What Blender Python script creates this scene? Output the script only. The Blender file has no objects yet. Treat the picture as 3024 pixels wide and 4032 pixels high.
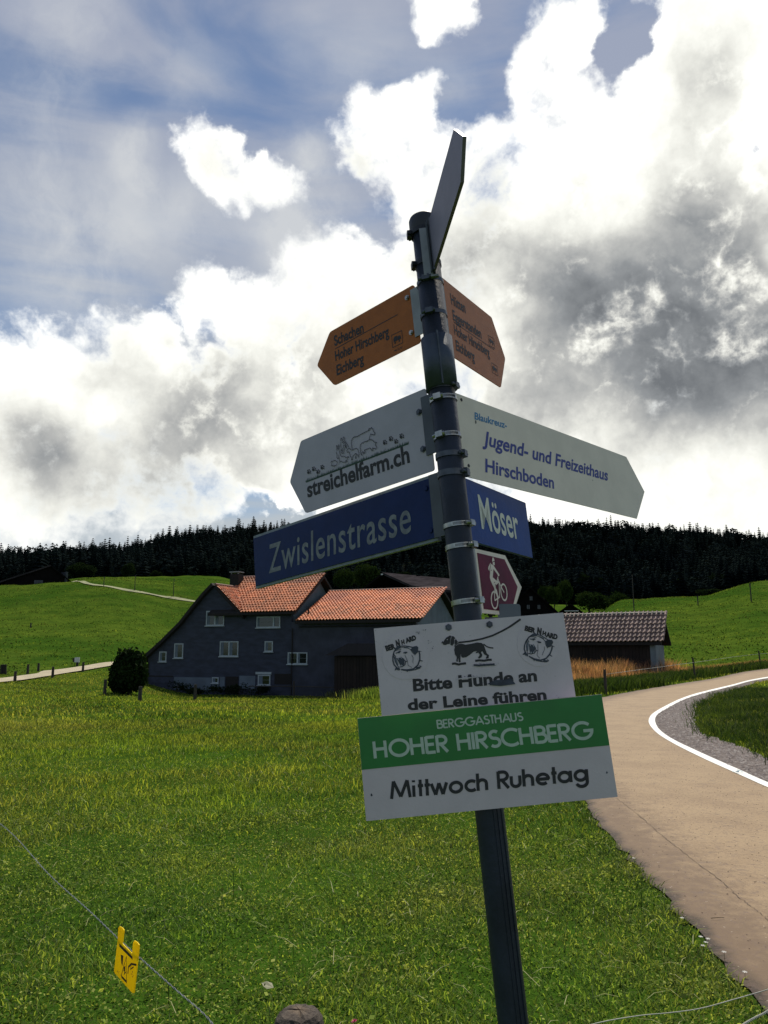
import bpy, math, random
import numpy as np
from mathutils import Vector, Matrix
R = math.radians
random.seed(7)
rng = np.random.default_rng(11)
SC = bpy.context.scene
COL = SC.collection

# ------------------------------------------------------------------ camera
FPX = 3100.0; PITCH = R(10); EYE = 1.6
cam_data = bpy.data.cameras.new('camera')
cam = bpy.data.objects.new('camera', cam_data); COL.objects.link(cam)
cam.location = (0, 0, EYE); cam.rotation_euler = (R(90) + PITCH, 0, 0)
cam_data.sensor_fit = 'VERTICAL'; cam_data.sensor_height = 36.0
cam_data.lens = 36.0 * FPX / 4032.0
cam_data.clip_start = 0.05; cam_data.clip_end = 4000
SC.camera = cam
SC.view_settings.view_transform = 'Standard'; SC.view_settings.look = 'None'
SC.view_settings.gamma = 1; SC.view_settings.use_curve_mapping = False
SC.view_settings.exposure = -0.15
CAM = np.array([0, 0, EYE])

def ray(px, py):
    xc = (px - 1512) / FPX; yc = (2016 - py) / FPX
    return np.array([xc, math.cos(PITCH) - yc * math.sin(PITCH), math.sin(PITCH) + yc * math.cos(PITCH)])

# ------------------------------------------------------------------ world, sun
SUN_AZ = R(12); SUN_EL = R(54)
world = bpy.data.worlds.new('World'); SC.world = world; world.use_nodes = True
NT = world.node_tree; NT.nodes.clear()
class NG:
    def __init__(s, nt): s.nt = nt
    def new(s, t, **k):
        n = s.nt.nodes.new(t)
        for a, b in k.items(): setattr(n, a, b)
        return n
    def put(s, sock, v):
        if isinstance(v, bpy.types.NodeSocket): s.nt.links.new(v, sock)
        else: sock.default_value = v
    def m(s, op, a, b=0.0, c=0.0, clamp=False):
        n = s.new('ShaderNodeMath', operation=op, use_clamp=clamp)
        s.put(n.inputs[0], a); s.put(n.inputs[1], b)
        if op in ('MULTIPLY_ADD',): s.put(n.inputs[2], c)
        return n.outputs[0]
    def v(s, op, a, b=(0, 0, 0), scale=1.0):
        n = s.new('ShaderNodeVectorMath', operation=op)
        s.put(n.inputs[0], a)
        if op == 'SCALE': s.put(n.inputs['Scale'], scale)
        elif op != 'NORMALIZE': s.put(n.inputs[1], b)
        return n.outputs['Value'] if op in ('DISTANCE', 'DOT_PRODUCT', 'LENGTH') else n.outputs[0]
    def noise(s, vec, scale, detail=4, rough=.5, dist=0.0):
        n = s.new('ShaderNodeTexNoise'); s.put(n.inputs['Vector'], vec)
        n.inputs['Scale'].default_value = scale; n.inputs['Detail'].default_value = detail
        n.inputs['Roughness'].default_value = rough; n.inputs['Distortion'].default_value = dist
        return n.outputs
    def ramp(s, x, a, b, c=0.0, d=1.0, kind='SMOOTHSTEP'):
        n = s.new('ShaderNodeMapRange', interpolation_type=kind)
        s.put(n.inputs['Value'], x)
        for i, v_ in zip(('From Min', 'From Max', 'To Min', 'To Max'), (a, b, c, d)): s.put(n.inputs[i], v_)
        return n.outputs[0]
    def mix(s, fac, a, b, blend='MIX'):
        n = s.new('ShaderNodeMix', data_type='RGBA', blend_type=blend)
        s.put(n.inputs[0], fac); s.put(n.inputs[6], a); s.put(n.inputs[7], b)
        return n.outputs[2]
g = NG(NT)
sky = g.new('ShaderNodeTexSky', sky_type='NISHITA', sun_disc=False)
sky.sun_elevation = SUN_EL; sky.sun_rotation = SUN_AZ
sky.altitude = 900; sky.air_density = 1.0; sky.dust_density = 0.3; sky.ozone_density = 2.2
direc = g.v('NORMALIZE', g.new('ShaderNodeTexCoord').outputs['Generated'])
def wdir(fx, fy):
    r = ray(fx * 1.8228, fy * 1.8228); r = r / np.linalg.norm(r); return tuple(float(q) for q in r)
# cloud masses: centre in the sky, angular radius, weight
def warped(amount1, s1, amount2, s2):
    a = g.noise(direc, s1, 3)['Color']; b = g.noise(direc, s2, 5, .6)['Color']
    w = g.v('ADD', direc, g.v('SCALE', g.v('SUBTRACT', a, (.5, .5, .5)), scale=amount1))
    return g.v('ADD', w, g.v('SCALE', g.v('SUBTRACT', b, (.5, .5, .5)), scale=amount2))
W1 = warped(.10, 5.0, .05, 17.0)
W2 = warped(.16, 4.0, .06, 11.0)
def blobs(vec, lst, inner=.15):
    tot = None
    for fx, fy, r, w in lst:
        d = g.v('DISTANCE', vec, wdir(fx, fy))
        rad = r / 1701.0
        o = g.ramp(d, rad * inner, rad * 1.25, w, 0.0)
        tot = o if tot is None else g.m('ADD', tot, o)
    return tot
CUM = [(440, 325, 80, 1.35), (520, 300, 58, 1.4), (500, 400, 92, 1.3), (615, 385, 75, 1.3), (612, 320, 30, .9),
       (795, 275, 95, 1.5), (885, 225, 62, 1.4), (910, 340, 140, 1.3), (1045, 285, 60, 1), (1000, 440, 130, .9),
       (1175, 130, 92, 1.4), (1235, 85, 66, 1.3), (1160, 230, 80, 1.3), (1210, 350, 140, 1), (1420, 290, 170, 1.1),
       (1520, 90, 180, 1.2), (1640, 300, 200, 1), (1450, 520, 260, 1), (1240, 560, 240, 1), (1620, 720, 300, 1),
       (1180, 800, 260, 1), (1010, 640, 200, .9), (1500, 1010, 330, 1), (1230, 1020, 260, 1), (925, 5, 80, 1.1), (905, 75, 34, .8),
       (475, 640, 80, .9), (600, 660, 120, 1), (770, 720, 210, 1.1), (500, 790, 180, 1), (335, 690, 70, .8),
       (250, 880, 180, 1), (40, 880, 130, 1), (90, 1000, 150, 1), (450, 960, 200, 1), (720, 920, 250, 1),
       (860, 1010, 200, 1), (640, 1010, 130, .8), (760, 530, 45, .7), (260, 1010, 130, .7), (800, 620, 90, .8), (400, 600, 70, .55), (150, 790, 170, .8), (240, 700, 90, .5), (690, 560, 90, .7), (600, 545, 50, .5), (340, 370, 30, .6), (320, 420, 22, .5), (700, 330, 30, .45),
       (1700, 1100, 300, 1), (-150, 900, 200, 1), (1900, 500, 400, 1), (2100, 100, 400, .9), (1900, -300, 350, .8), (60, 1130, 150, .75), (300, 1110, 140, .7), (480, 1110, 70, .5), (-200, 1120, 200, .8)]
HOLE = [(1330, 100, 60, .9), (1245, 385, 50, .9), (190, 760, 70, .8), (565, 1078, 42, 1.0), (330, 1075, 50, .3), (1240, 470, 25, .5),
        (640, 200, 160, .5), (1000, 190, 90, .6), (200, 480, 200, .5), (110, 600, 120, .4)]
dens = g.m('SUBTRACT', blobs(W1, CUM), blobs(W1, HOLE))
fb = g.noise(direc, 7.0, 8, .60)['Fac']
fb2 = g.noise(direc, 30.0, 7, .62)['Fac']
bil = g.m('ABSOLUTE', g.m('SUBTRACT', g.m('MULTIPLY', g.noise(W1, 15.0, 4, .55)['Fac'], 2.0), 1.0))
# unseen sky beyond the frame: clouds made sparser and greyer to cut ambient light
up = g.v('DOT_PRODUCT', direc, wdir(830, 700))
outside = g.ramp(up, .62, .80, 1, 0)
gen = g.noise(W2, 1.9, 4, .5)['Fac']
gen = g.m('MULTIPLY', g.ramp(gen, .48, .66, -.2, 1.0), outside)
dens = g.m('ADD', dens, gen)
edge = g.m('ADD', g.m('MULTIPLY', g.m('SUBTRACT', fb, .5), 2.0), g.m('ADD', g.m('MULTIPLY', g.m('SUBTRACT', fb2, .5), 1.1), g.m('MULTIPLY', g.m('SUBTRACT', bil, .22), 1.1)))
edge = g.m('MULTIPLY', edge, g.ramp(dens, .0, .35, .25, 1.0))
dens = g.m('SUBTRACT', g.m('ADD', g.m('MINIMUM', dens, 1.3), edge), .46)
soft = g.ramp(g.noise(direc, 3.1, 3)['Fac'], .4, .62, .22, .75)
alpha = g.ramp(dens, g.m('MULTIPLY', soft, -.35), soft)
# shading inside the clouds: thick masses turn grey, thin rims stay white
DARK = [(1330, 690, 260, .70), (1560, 690, 280, .70), (1170, 600, 150, .38), (1640, 800, 200, .5), (1250, 640, 160, .25), (1520, 140, 110, .38), (1610, 490, 130, .5), (1500, 380, 110, .3),
        (430, 850, 140, .5), (560, 930, 190, .45), (60, 950, 130, .55), (170, 1010, 140, .5), (380, 1000, 160, .42), (1010, 500, 120, .35), (1060, 400, 70, .25), (930, 720, 120, .2),
        (1000, 590, 120, .35), (700, 800, 130, .4), (800, 1000, 180, .32), (1130, 830, 150, .4), (1450, 860, 130, .3), (1250, 385, 80, .4), (1400, 470, 120, .25), (250, 760, 120, .25),
        (800, 370, 60, .22), (900, 320, 60, .2), (520, 390, 50, .22), (1200, 200, 80, .22), (1330, 300, 90, .25), (1580, 250, 120, .25), (620, 680, 90, .2), (300, 900, 300, .18), (1450, 760, 420, .15)]
SK = .07; EX = 2 ** .15
dk = blobs(W2, DARK, .05)
toward = g.v('ADD', direc, tuple(q * .035 for q in wdir(1500, 60)))
n1 = g.noise(direc, 8.0, 7, .62)['Fac']; n2 = g.noise(toward, 8.0, 7, .62)['Fac']
relief = g.m('SUBTRACT', n2, n1)
n3 = g.noise(W2, 3.6, 6, .6)['Fac']
dk = g.m('ADD', dk, g.m('MULTIPLY', g.m('SUBTRACT', n3, .47), 1.0))
dk = g.m('ADD', dk, g.m('MULTIPLY', relief, .75))
dk = g.m('ADD', dk, g.m('MULTIPLY', g.m('SUBTRACT', .20, bil), .38))
dk = g.m('ADD', dk, g.m('MULTIPLY', g.m('SUBTRACT', fb2, .5), .12))
dk = g.m('ADD', dk, g.m('MULTIPLY', outside, .55))  # clouds out of view greyed to hold the ambient light down
dk = g.m('MULTIPLY', g.ramp(dk, -.06, 1.38, 0, 1, 'LINEAR'), g.ramp(dens, .0, .75))
cr = g.new('ShaderNodeValToRGB'); NT.links.new(dk, cr.inputs[0])
def cv(l, t=(1, 1, 1)): return tuple(l * q for q in t) + (1,)
els = cr.color_ramp.elements
els[0].position = 0.0; els[0].color = cv(1.0, (1, 1, .97)); els[1].position = 1.0; els[1].color = cv(.15, (.93, 1, 1.08))
for p_, l_, t_ in ((.18, .86, (1, 1, .93)), (.36, .66, (1, 1, .93)), (.56, .42, (.99, 1, .97)), (.78, .25, (.95, 1, 1.04))):
    e_ = els.new(p_); e_.color = cv(l_, t_)
ccol = g.v('SCALE', cr.outputs[0], scale=1.24 * EX / SK)
# veil of high cloud, drawn out in streaks
mp = g.new('ShaderNodeMapping'); g.put(mp.inputs['Vector'], direc)
mp.inputs['Rotation'].default_value = (R(12), R(28), R(20)); mp.inputs['Scale'].default_value = (1.1, 2.0, 4.6)
ci = g.noise(mp.outputs[0], 1.9, 7, .52, .9)['Fac']
ciw = g.ramp(ci, .34, .60, .20, .95)
low = g.v('DOT_PRODUCT', direc, (0, 0, 1))
ciw = g.m('MULTIPLY', ciw, g.m('SUBTRACT', 1.0, g.m('MULTIPLY', outside, .6)))  # veil thinned out of view to weaken the fill light
ciw = g.m('ADD', ciw, g.ramp(low, .55, .15, 0, .25), clamp=True)
HAZY = [(130, 570, 200, .55), (330, 480, 150, .5), (700, 470, 150, .6), (60, 330, 170, .4), (640, 560, 120, .6), (780, 130, 160, .35), (150, 60, 160, .45), (420, 180, 120, .3), (950, 180, 80, .3), (330, 370, 60, .5), (700, 350, 60, .45), (470, 480, 90, .45)]
wisp = g.m('MULTIPLY', blobs(W2, HAZY, .0), g.ramp(g.noise(W2, 6.5, 7, .62)['Fac'], .30, .66, .25, 1.35))
veil = g.mix(g.ramp(low, .0, .7), tuple(q * EX / SK for q in (.50, .56, .60)) + (1,), tuple(q * EX / SK for q in (.345, .385, .50)) + (1,))
skyc = g.mix(1.0, sky.outputs[0], (1.0, 1.22, 1.36, 1), 'MULTIPLY')
base = g.mix(ciw, skyc, veil)
base = g.mix(g.m('MINIMUM', wisp, .85), base, tuple(q * EX / SK for q in (.66, .68, .70)) + (1,))
allsky = g.mix(alpha, base, ccol)
below = g.ramp(low, -.03, 0.0)
allsky = g.mix(below, (.9, 1.1, .8, 1), allsky)
bg = g.new('ShaderNodeBackground'); g.put(bg.inputs['Color'], allsky); bg.inputs['Strength'].default_value = SK
outw = g.new('ShaderNodeOutputWorld'); NT.links.new(bg.outputs[0], outw.inputs[0])
world.cycles.sampling_method = 'MANUAL'; world.cycles.sample_map_resolution = 512

sun_data = bpy.data.lights.new('sun', 'SUN'); sun_data.energy = 5.0; sun_data.angle = R(.6)
sun_data.color = (1.0, .93, .80)
sun = bpy.data.objects.new('sun', sun_data); COL.objects.link(sun)
sdir = Vector((math.sin(SUN_AZ) * math.cos(SUN_EL), math.cos(SUN_AZ) * math.cos(SUN_EL), math.sin(SUN_EL)))
sun.rotation_euler = sdir.to_track_quat('Z', 'Y').to_euler(); sun.location = sdir * 200

# ------------------------------------------------------------------ helpers
def tag(o, label=None, cat=None, group=None, kind=None):
    if label: o['label'] = label
    if cat: o['category'] = cat
    if group: o['group'] = group
    if kind: o['kind'] = kind
    return o
def empty(name, loc=(0, 0, 0), rz=0.0, mat=None):
    o = bpy.data.objects.new(name, None); COL.objects.link(o); o.empty_display_size = .1
    if mat is not None: o.matrix_world = mat
    else: o.location = loc; o.rotation_euler = (0, 0, rz)
    return o
def link(name, me, parent=None, loc=None):
    o = bpy.data.objects.new(name, me); COL.objects.link(o)
    if parent is not None: o.parent = parent
    if loc is not None: o.location = loc
    return o
class MB:
    """collects faces and links them as one mesh"""
    def __init__(s): s.v = []; s.f = []; s.mi = []; s.cur = 0
    def quad(s, *p): return s.poly(p)
    def poly(s, p):
        n = len(s.v); s.v += [tuple(map(float, q)) for q in p]; s.f.append(tuple(range(n, n + len(p)))); s.mi.append(s.cur); return s
    def box(s, a, b):
        x0, y0, z0 = a; x1, y1, z1 = b
        return s.hexa([(x0, y0, z0), (x1, y0, z0), (x1, y1, z0), (x0, y1, z0), (x0, y0, z1), (x1, y0, z1), (x1, y1, z1), (x0, y1, z1)])
    def hexa(s, p):
        n = len(s.v); s.v += [tuple(map(float, q)) for q in p]
        for f in ((0, 3, 2, 1), (4, 5, 6, 7), (0, 1, 5, 4), (1, 2, 6, 5), (2, 3, 7, 6), (3, 0, 4, 7)):
            s.f.append(tuple(n + i for i in f)); s.mi.append(s.cur)
        return s
    def prism(s, poly, axis, a, b):
        """polygon of 2D points extruded along an axis (0 x, 1 y, 2 z)"""
        def mk(p, t):
            q = list(p); q.insert(axis, t); return tuple(map(float, q))
        n = len(poly); k = len(s.v)
        s.v += [mk(p, a) for p in poly] + [mk(p, b) for p in poly]
        s.f.append(tuple(k + i for i in range(n))[::-1]); s.f.append(tuple(k + n + i for i in range(n)))
        s.mi += [s.cur, s.cur]
        for i in range(n):
            j = (i + 1) % n
            s.f.append((k + i, k + j, k + n + j, k + n + i)); s.mi.append(s.cur)
        return s
    def tube(s, pts, r, seg=8, r2=None, cap=True):
        pts = [Vector(p) for p in pts]; n0 = len(s.v); m = len(pts)
        up = Vector((0, 0, 1))
        for i, p in enumerate(pts):
            t = (pts[min(i + 1, m - 1)] - pts[max(i - 1, 0)]).normalized()
            a = t.cross(up)
            if a.length < 1e-3: a = t.cross(Vector((1, 0, 0)))
            a.normalize(); b = t.cross(a)
            rr = r if r2 is None else r + (r2 - r) * i / (m - 1)
            for k in range(seg):
                an = 2 * math.pi * k / seg
                s.v.append(tuple(p + a * math.cos(an) * rr + b * math.sin(an) * rr))
        for i in range(m - 1):
            for k in range(seg):
                a0 = n0 + i * seg + k; a1 = n0 + i * seg + (k + 1) % seg
                s.f.append((a0, a1, a1 + seg, a0 + seg)); s.mi.append(s.cur)
        if cap:
            s.f.append(tuple(n0 + k for k in range(seg))[::-1]); s.f.append(tuple(n0 + (m - 1) * seg + k for k in range(seg))); s.mi += [s.cur] * 2
        return s
    def mesh(s, name, mats, smooth=False):
        me = bpy.data.meshes.new(name); me.from_pydata(s.v, [], s.f)
        for m in (mats if isinstance(mats, (list, tuple)) else [mats]): me.materials.append(m)
        if any(s.mi): me.polygons.foreach_set('material_index', s.mi)
        if smooth: me.polygons.foreach_set('use_smooth', [True] * len(me.polygons))
        import bmesh
        bm = bmesh.new(); bm.from_mesh(me); bmesh.ops.recalc_face_normals(bm, faces=bm.faces); bm.to_mesh(me); bm.free()
        me.update(); return me
    def raw(s, name, mats):
        me = bpy.data.meshes.new(name); me.from_pydata(s.v, [], s.f)
        for m in (mats if isinstance(mats, (list, tuple)) else [mats]): me.materials.append(m)
        if any(s.mi): me.polygons.foreach_set('material_index', s.mi)
        me.update(); return me
    def build(s, name, mats, parent=None, smooth=False):
        return link(name, s.mesh(name, mats, smooth), parent)
def fast_mesh(name, V, F, mats, smooth=False, attr=None):
    """V (n,3) float, F (m,k) int: one mesh through foreach_set"""
    V = np.asarray(V, np.float32); F = np.asarray(F, np.int32); k = F.shape[1]
    me = bpy.data.meshes.new(name)
    me.vertices.add(len(V)); me.vertices.foreach_set('co', V.ravel())
    me.loops.add(F.size); me.loops.foreach_set('vertex_index', F.ravel())
    me.polygons.add(len(F)); me.polygons.foreach_set('loop_start', np.arange(0, F.size, k, dtype=np.int32))
    me.polygons.foreach_set('loop_total', np.full(len(F), k, np.int32))
    if smooth: me.polygons.foreach_set('use_smooth', np.ones(len(F), bool))
    for m in (mats if isinstance(mats, (list, tuple)) else [mats]): me.materials.append(m)
    me.update(calc_edges=True)
    if attr:
        for an, av in attr.items():
            a = me.attributes.new(an, 'FLOAT', 'POINT'); a.data.foreach_set('value', np.asarray(av, np.float32))
    return me

def mat(name, col, rough=.6, var=0.0, scale=8.0, metal=0.0, bump=0.0, bscale=40.0, spec=.5, col2=None, coords='Object', detail=4, vthr=(.35, .65), rand=0.0, stretch=None):
    m = bpy.data.materials.new(name); m.use_nodes = True; nt = m.node_tree; n = NG(nt)
    b = nt.nodes['Principled BSDF']
    b.inputs['Roughness'].default_value = rough; b.inputs['Metallic'].default_value = metal
    b.inputs['Specular IOR Level'].default_value = spec
    tc = n.new('ShaderNodeTexCoord').outputs[coords]
    if stretch:
        mp_ = n.new('ShaderNodeMapping'); n.put(mp_.inputs[0], tc); mp_.inputs['Scale'].default_value = stretch; tc = mp_.outputs[0]
    c = (*col, 1)
    if col2 is None: col2 = tuple(q * (1 - var) for q in col)
    f = n.ramp(n.noise(tc, scale, detail, .6)['Fac'], vthr[0], vthr[1])
    cc = n.mix(f, c, (*col2, 1))
    if rand:
        oi = n.new('ShaderNodeObjectInfo').outputs['Random']
        k_ = n.ramp(oi, 0, 1, 1 - rand, 1 + rand, 'LINEAR')
        cm = n.new('ShaderNodeCombineColor'); [n.put(cm.inputs[i], k_) for i in range(3)]
        cc = n.mix(1.0, cc, cm.outputs[0], 'MULTIPLY')
    nt.links.new(cc, b.inputs['Base Color'])
    if bump:
        bp = n.new('ShaderNodeBump'); bp.inputs['Strength'].default_value = bump; bp.inputs['Distance'].default_value = .02
        n.put(bp.inputs['Height'], n.noise(tc, bscale, 5, .6)['Fac']); nt.links.new(bp.outputs[0], b.inputs['Normal'])
    return m

def leafmat(name, c1, c2, trans=.35, scale=.7, rough=.55, tint=False, c3=None, spec=.25):
    """foliage: diffuse plus light coming through the leaf"""
    m = bpy.data.materials.new(name); m.use_nodes = True; nt = m.node_tree; n = NG(nt)
    b = nt.nodes['Principled BSDF']; b.inputs['Roughness'].default_value = rough; b.inputs['Specular IOR Level'].default_value = spec
    geo = n.new('ShaderNodeNewGeometry')
    f = n.ramp(n.noise(geo.outputs['Position'], scale, 5, .6)['Fac'], .36, .64)
    cc = n.mix(f, (*c1, 1), (*c2, 1))
    if c3 is not None:
        f3 = n.ramp(n.noise(geo.outputs['Position'], .13, 4, .6)['Fac'], .42, .66)
        cc = n.mix(f3, cc, (*c3, 1))
    if tint:
        at = n.new('ShaderNodeAttribute', attribute_name='tint'); t = at.outputs['Fac']
        cm = n.new('ShaderNodeCombineColor')
        n.put(cm.inputs[0], n.ramp(t, 0, 1, .22, 2.25, 'LINEAR')); n.put(cm.inputs[1], n.ramp(t, 0, 1, .30, 1.95, 'LINEAR')); n.put(cm.inputs[2], n.ramp(t, 0, 1, .5, 3.2, 'LINEAR'))
        cc = n.mix(1.0, cc, cm.outputs[0], 'MULTIPLY')
    nt.links.new(cc, b.inputs['Base Color'])
    tr = n.new('ShaderNodeBsdfTranslucent'); nt.links.new(n.mix(1.0, cc, (1.3, 1.25, .6, 1), 'MULTIPLY'), tr.inputs[0])
    mx = n.new('ShaderNodeMixShader'); mx.inputs[0].default_value = trans
    nt.links.new(b.outputs[0], mx.inputs[1]); nt.links.new(tr.outputs[0], mx.inputs[2])
    nt.links.new(mx.outputs[0], nt.nodes['Material Output'].inputs[0])
    return m

# ------------------------------------------------------------------ terrain
COLS = [  # picture column, then (distance, picture row where that ground shows)
    (-500, [(28, 2780), (50, 2700), (65, 2655), (100, 2490), (150, 2330), (190, 2325), (260, 2330), (390, 2310), (640, 2212), (800, 2280)]),
    (0,    [(28, 2790), (50, 2686), (65, 2648), (100, 2480), (150, 2305), (190, 2300), (260, 2310), (390, 2300), (640, 2228), (800, 2280)]),
    (400,  [(28, 2800), (45, 2737), (70, 2622), (100, 2490), (150, 2290), (185, 2268), (260, 2295), (390, 2300), (640, 2212), (800, 2260)]),
    (800,  [(28, 2802), (50, 2752), (58, 2738), (75, 2690), (110, 2520), (160, 2290), (200, 2268), (260, 2290), (390, 2295), (640, 2140), (800, 2210)]),
    (1300, [(28, 2803), (48, 2757), (56, 2742), (75, 2690), (110, 2560), (160, 2430), (260, 2360), (390, 2330), (640, 2106), (800, 2190)]),
    (1900, [(28, 2745), (48, 2680), (60, 2640), (100, 2560), (160, 2480), (260, 2400), (390, 2350), (640, 2104), (800, 2190)]),
    (2300, [(28, 2739), (48, 2668), (60, 2635), (90, 2560), (150, 2440), (260, 2410), (390, 2370), (640, 2112), (800, 2190)]),
    (2463, [(28, 2738), (48, 2664), (60, 2632), (90, 2530), (150, 2364), (180, 2362), (260, 2400), (390, 2370), (640, 2122), (800, 2200)]),
    (2741, [(28, 2733), (45, 2668), (60, 2625), (90, 2520), (150, 2353), (180, 2352), (260, 2380), (390, 2360), (640, 2140), (800, 2210)]),
    (3024, [(28, 2728), (45, 2660), (60, 2610), (90, 2490), (150, 2290), (180, 2292), (260, 2310), (390, 2330), (640, 2162), (800, 2220)]),
    (3600, [(28, 2728), (45, 2655), (60, 2595), (90, 2460), (150, 2220), (180, 2215), (260, 2260), (390, 2290), (640, 2172), (800, 2230)]),
]
YS = np.array([0, 8, 14, 20, 28, 36, 45, 52, 60, 70, 85, 100, 125, 150, 170, 200, 230, 260, 320, 390, 460, 540, 640, 720, 800, 2200.])
_tab = []; _us = []
for cx_, pts in COLS:
    us = []; ys = [0, 12.]; zs = [0, 0.]
    for Y, py in pts:
        r = ray(cx_, py); ys.append(Y); zs.append(EYE + Y * r[2] / r[1]); us.append(r[0] / r[1])
    zz = np.interp(YS, ys, zs); zz[-1] = zz[-2] - 60
    _tab.append(zz); _us.append(np.mean(us))
_tab = np.array(_tab); _us = np.array(_us)
_tab = np.concatenate([_tab, _tab[:, :0]], 1)
_sl = np.gradient(_tab, YS, axis=1)
def tz(X, Y):
    X = np.asarray(X, float); Y = np.asarray(Y, float)
    Yc = np.clip(Y, .01, 2199)
    u = np.clip(X / Yc, _us[0], _us[-1] - 1e-6)
    k = np.clip(np.searchsorted(_us, u, 'right') - 1, 0, len(_us) - 2)
    w = (u - _us[k]) / (_us[k + 1] - _us[k]); w = w * w * (3 - 2 * w)
    j = np.clip(np.searchsorted(YS, Yc, 'right') - 1, 0, len(YS) - 2)
    h = YS[j + 1] - YS[j]; t = (Yc - YS[j]) / h
    def herm(c):
        return ((2 * t**3 - 3 * t**2 + 1) * _tab[c, j] + (t**3 - 2 * t**2 + t) * h * _sl[c, j] + (-2 * t**3 + 3 * t**2) * _tab[c, j + 1] + (t**3 - t**2) * h * _sl[c, j + 1])
    z = herm(k) * (1 - w) + herm(k + 1) * w
    lump = .05 * np.sin(X * .7 + 1.3 * np.sin(Y * .31)) * np.sin(Y * .53 + X * .2) * np.clip((Y - 60) / 40, 0, 1) * 3
    return np.where(Y <= 0, 0.0, z + lump)
def ground(px, py, y0=2.0, y1=500.0):
    """where the sight line through a picture point meets the ground"""
    r = ray(px, py); r = r / r[1]
    Y = np.exp(np.linspace(math.log(y0), math.log(y1), 3000))
    X = r[0] * Y; Z = EYE + r[2] * Y; d = Z - tz(X, Y)
    i = np.nonzero(d < 0)[0]
    if len(i) == 0: i = [len(Y) - 1]
    i = max(int(i[0]), 1); a, b = Y[i - 1], Y[i]
    for _ in range(30):
        m = (a + b) / 2
        if EYE + r[2] * m - float(tz(r[0] * m, m)) < 0: b = m
        else: a = m
    return np.array([r[0] * a, a, float(tz(r[0] * a, a))])
def at(px, py, Y):
    r = ray(px, py); return CAM + r / r[1] * Y
def inpoly(P, poly):
    x = P[:, 0]; y = P[:, 1]; c = np.zeros(len(P), bool); n = len(poly); j = n - 1
    for i in range(n):
        xi, yi = poly[i][:2]; xj, yj = poly[j][:2]
        with np.errstate(divide='ignore', invalid='ignore'):
            k = ((yi > y) != (yj > y)) & (x < (xj - xi) * (y - yi) / (yj - yi + 1e-12) + xi)
        c ^= k; j = i
    return c
def smooth_curve(pts, n=8):
    P = [np.array(p, float) for p in pts]; P = [2 * P[0] - P[1]] + P + [2 * P[-1] - P[-2]]; out = []
    for i in range(1, len(P) - 2):
        for k in range(n):
            t = k / n
            out.append(.5 * ((2 * P[i]) + (-P[i - 1] + P[i + 1]) * t + (2 * P[i - 1] - 5 * P[i] + 4 * P[i + 1] - P[i + 2]) * t * t + (-P[i - 1] + 3 * P[i] - 3 * P[i + 1] + P[i + 2]) * t**3))
    out.append(P[-2]); return out

# ground sheet, rings finer near the camera
def ground_material():
    m = bpy.data.materials.new('meadow'); m.use_nodes = True; nt = m.node_tree; n = NG(nt)
    b = nt.nodes['Principled BSDF']; b.inputs['Roughness'].default_value = .95; b.inputs['Specular IOR Level'].default_value = .0
    pos = n.new('ShaderNodeNewGeometry').outputs['Position']
    big = n.ramp(n.noise(pos, .06, 6, .6)['Fac'], .40, .60)
    mid = n.ramp(n.noise(pos, .5, 6, .62)['Fac'], .34, .66)
    fine = n.ramp(n.noise(pos, 9.0, 4, .7)['Fac'], .3, .7)
    c = n.mix(big, (.044, .098, .010, 1), (.092, .145, .016, 1))
    c = n.mix(n.m('MULTIPLY', mid, .55), c, (.026, .060, .008, 1))
    c = n.mix(n.m('MULTIPLY', fine, .45), c, (.014, .030, .006, 1))
    mp_ = n.new('ShaderNodeMapping'); n.put(mp_.inputs[0], pos); mp_.inputs['Scale'].default_value = (.25, 1.0, 1)
    st = n.ramp(n.noise(mp_.outputs[0], 1.1, 4, .6)['Fac'], .55, .75)
    c = n.mix(n.m('MULTIPLY', st, .28), c, (.085, .120, .022, 1))
    sp_ = n.new('ShaderNodeSeparateXYZ'); n.put(sp_.inputs[0], pos)
    c = n.mix(n.ramp(sp_.outputs[1], 366, 372), c, (.012, .014, .008, 1))
    nt.links.new(c, b.inputs['Base Color'])
    bp = n.new('ShaderNodeBump'); bp.inputs['Strength'].default_value = .9; bp.inputs['Distance'].default_value = .12
    n.put(bp.inputs['Height'], n.m('ADD', n.m('MULTIPLY', n.noise(pos, 3.0, 6, .7)['Fac'], .8), n.noise(pos, .35, 4, .6)['Fac']))
    nt.links.new(bp.outputs[0], b.inputs['Normal'])
    return m
M_GRASS = ground_material()
rings = np.concatenate([[0.0], np.exp(np.linspace(math.log(1.2), math.log(2100), 300))])
az = np.concatenate([np.linspace(-36, 36, 361), np.linspace(38, 322, 72)]) * math.pi / 180
AA, RR = np.meshgrid(az, rings)
GX = np.sin(AA) * RR; GY = np.cos(AA) * RR; GZ = tz(GX, GY)
nr, na = GX.shape
idx = np.arange(nr * na).reshape(nr, na); nxt = np.roll(idx, -1, axis=1)
F = np.stack([idx[:-1].ravel(), nxt[:-1].ravel(), nxt[1:].ravel(), idx[1:].ravel()], 1)
ground_obj = link('meadow_ground', fast_mesh('meadow_ground', np.stack([GX.ravel(), GY.ravel(), GZ.ravel()], 1), F, M_GRASS, True))
tag(ground_obj, 'green sunlit meadow with rolling hills behind the house', kind='structure')

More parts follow.
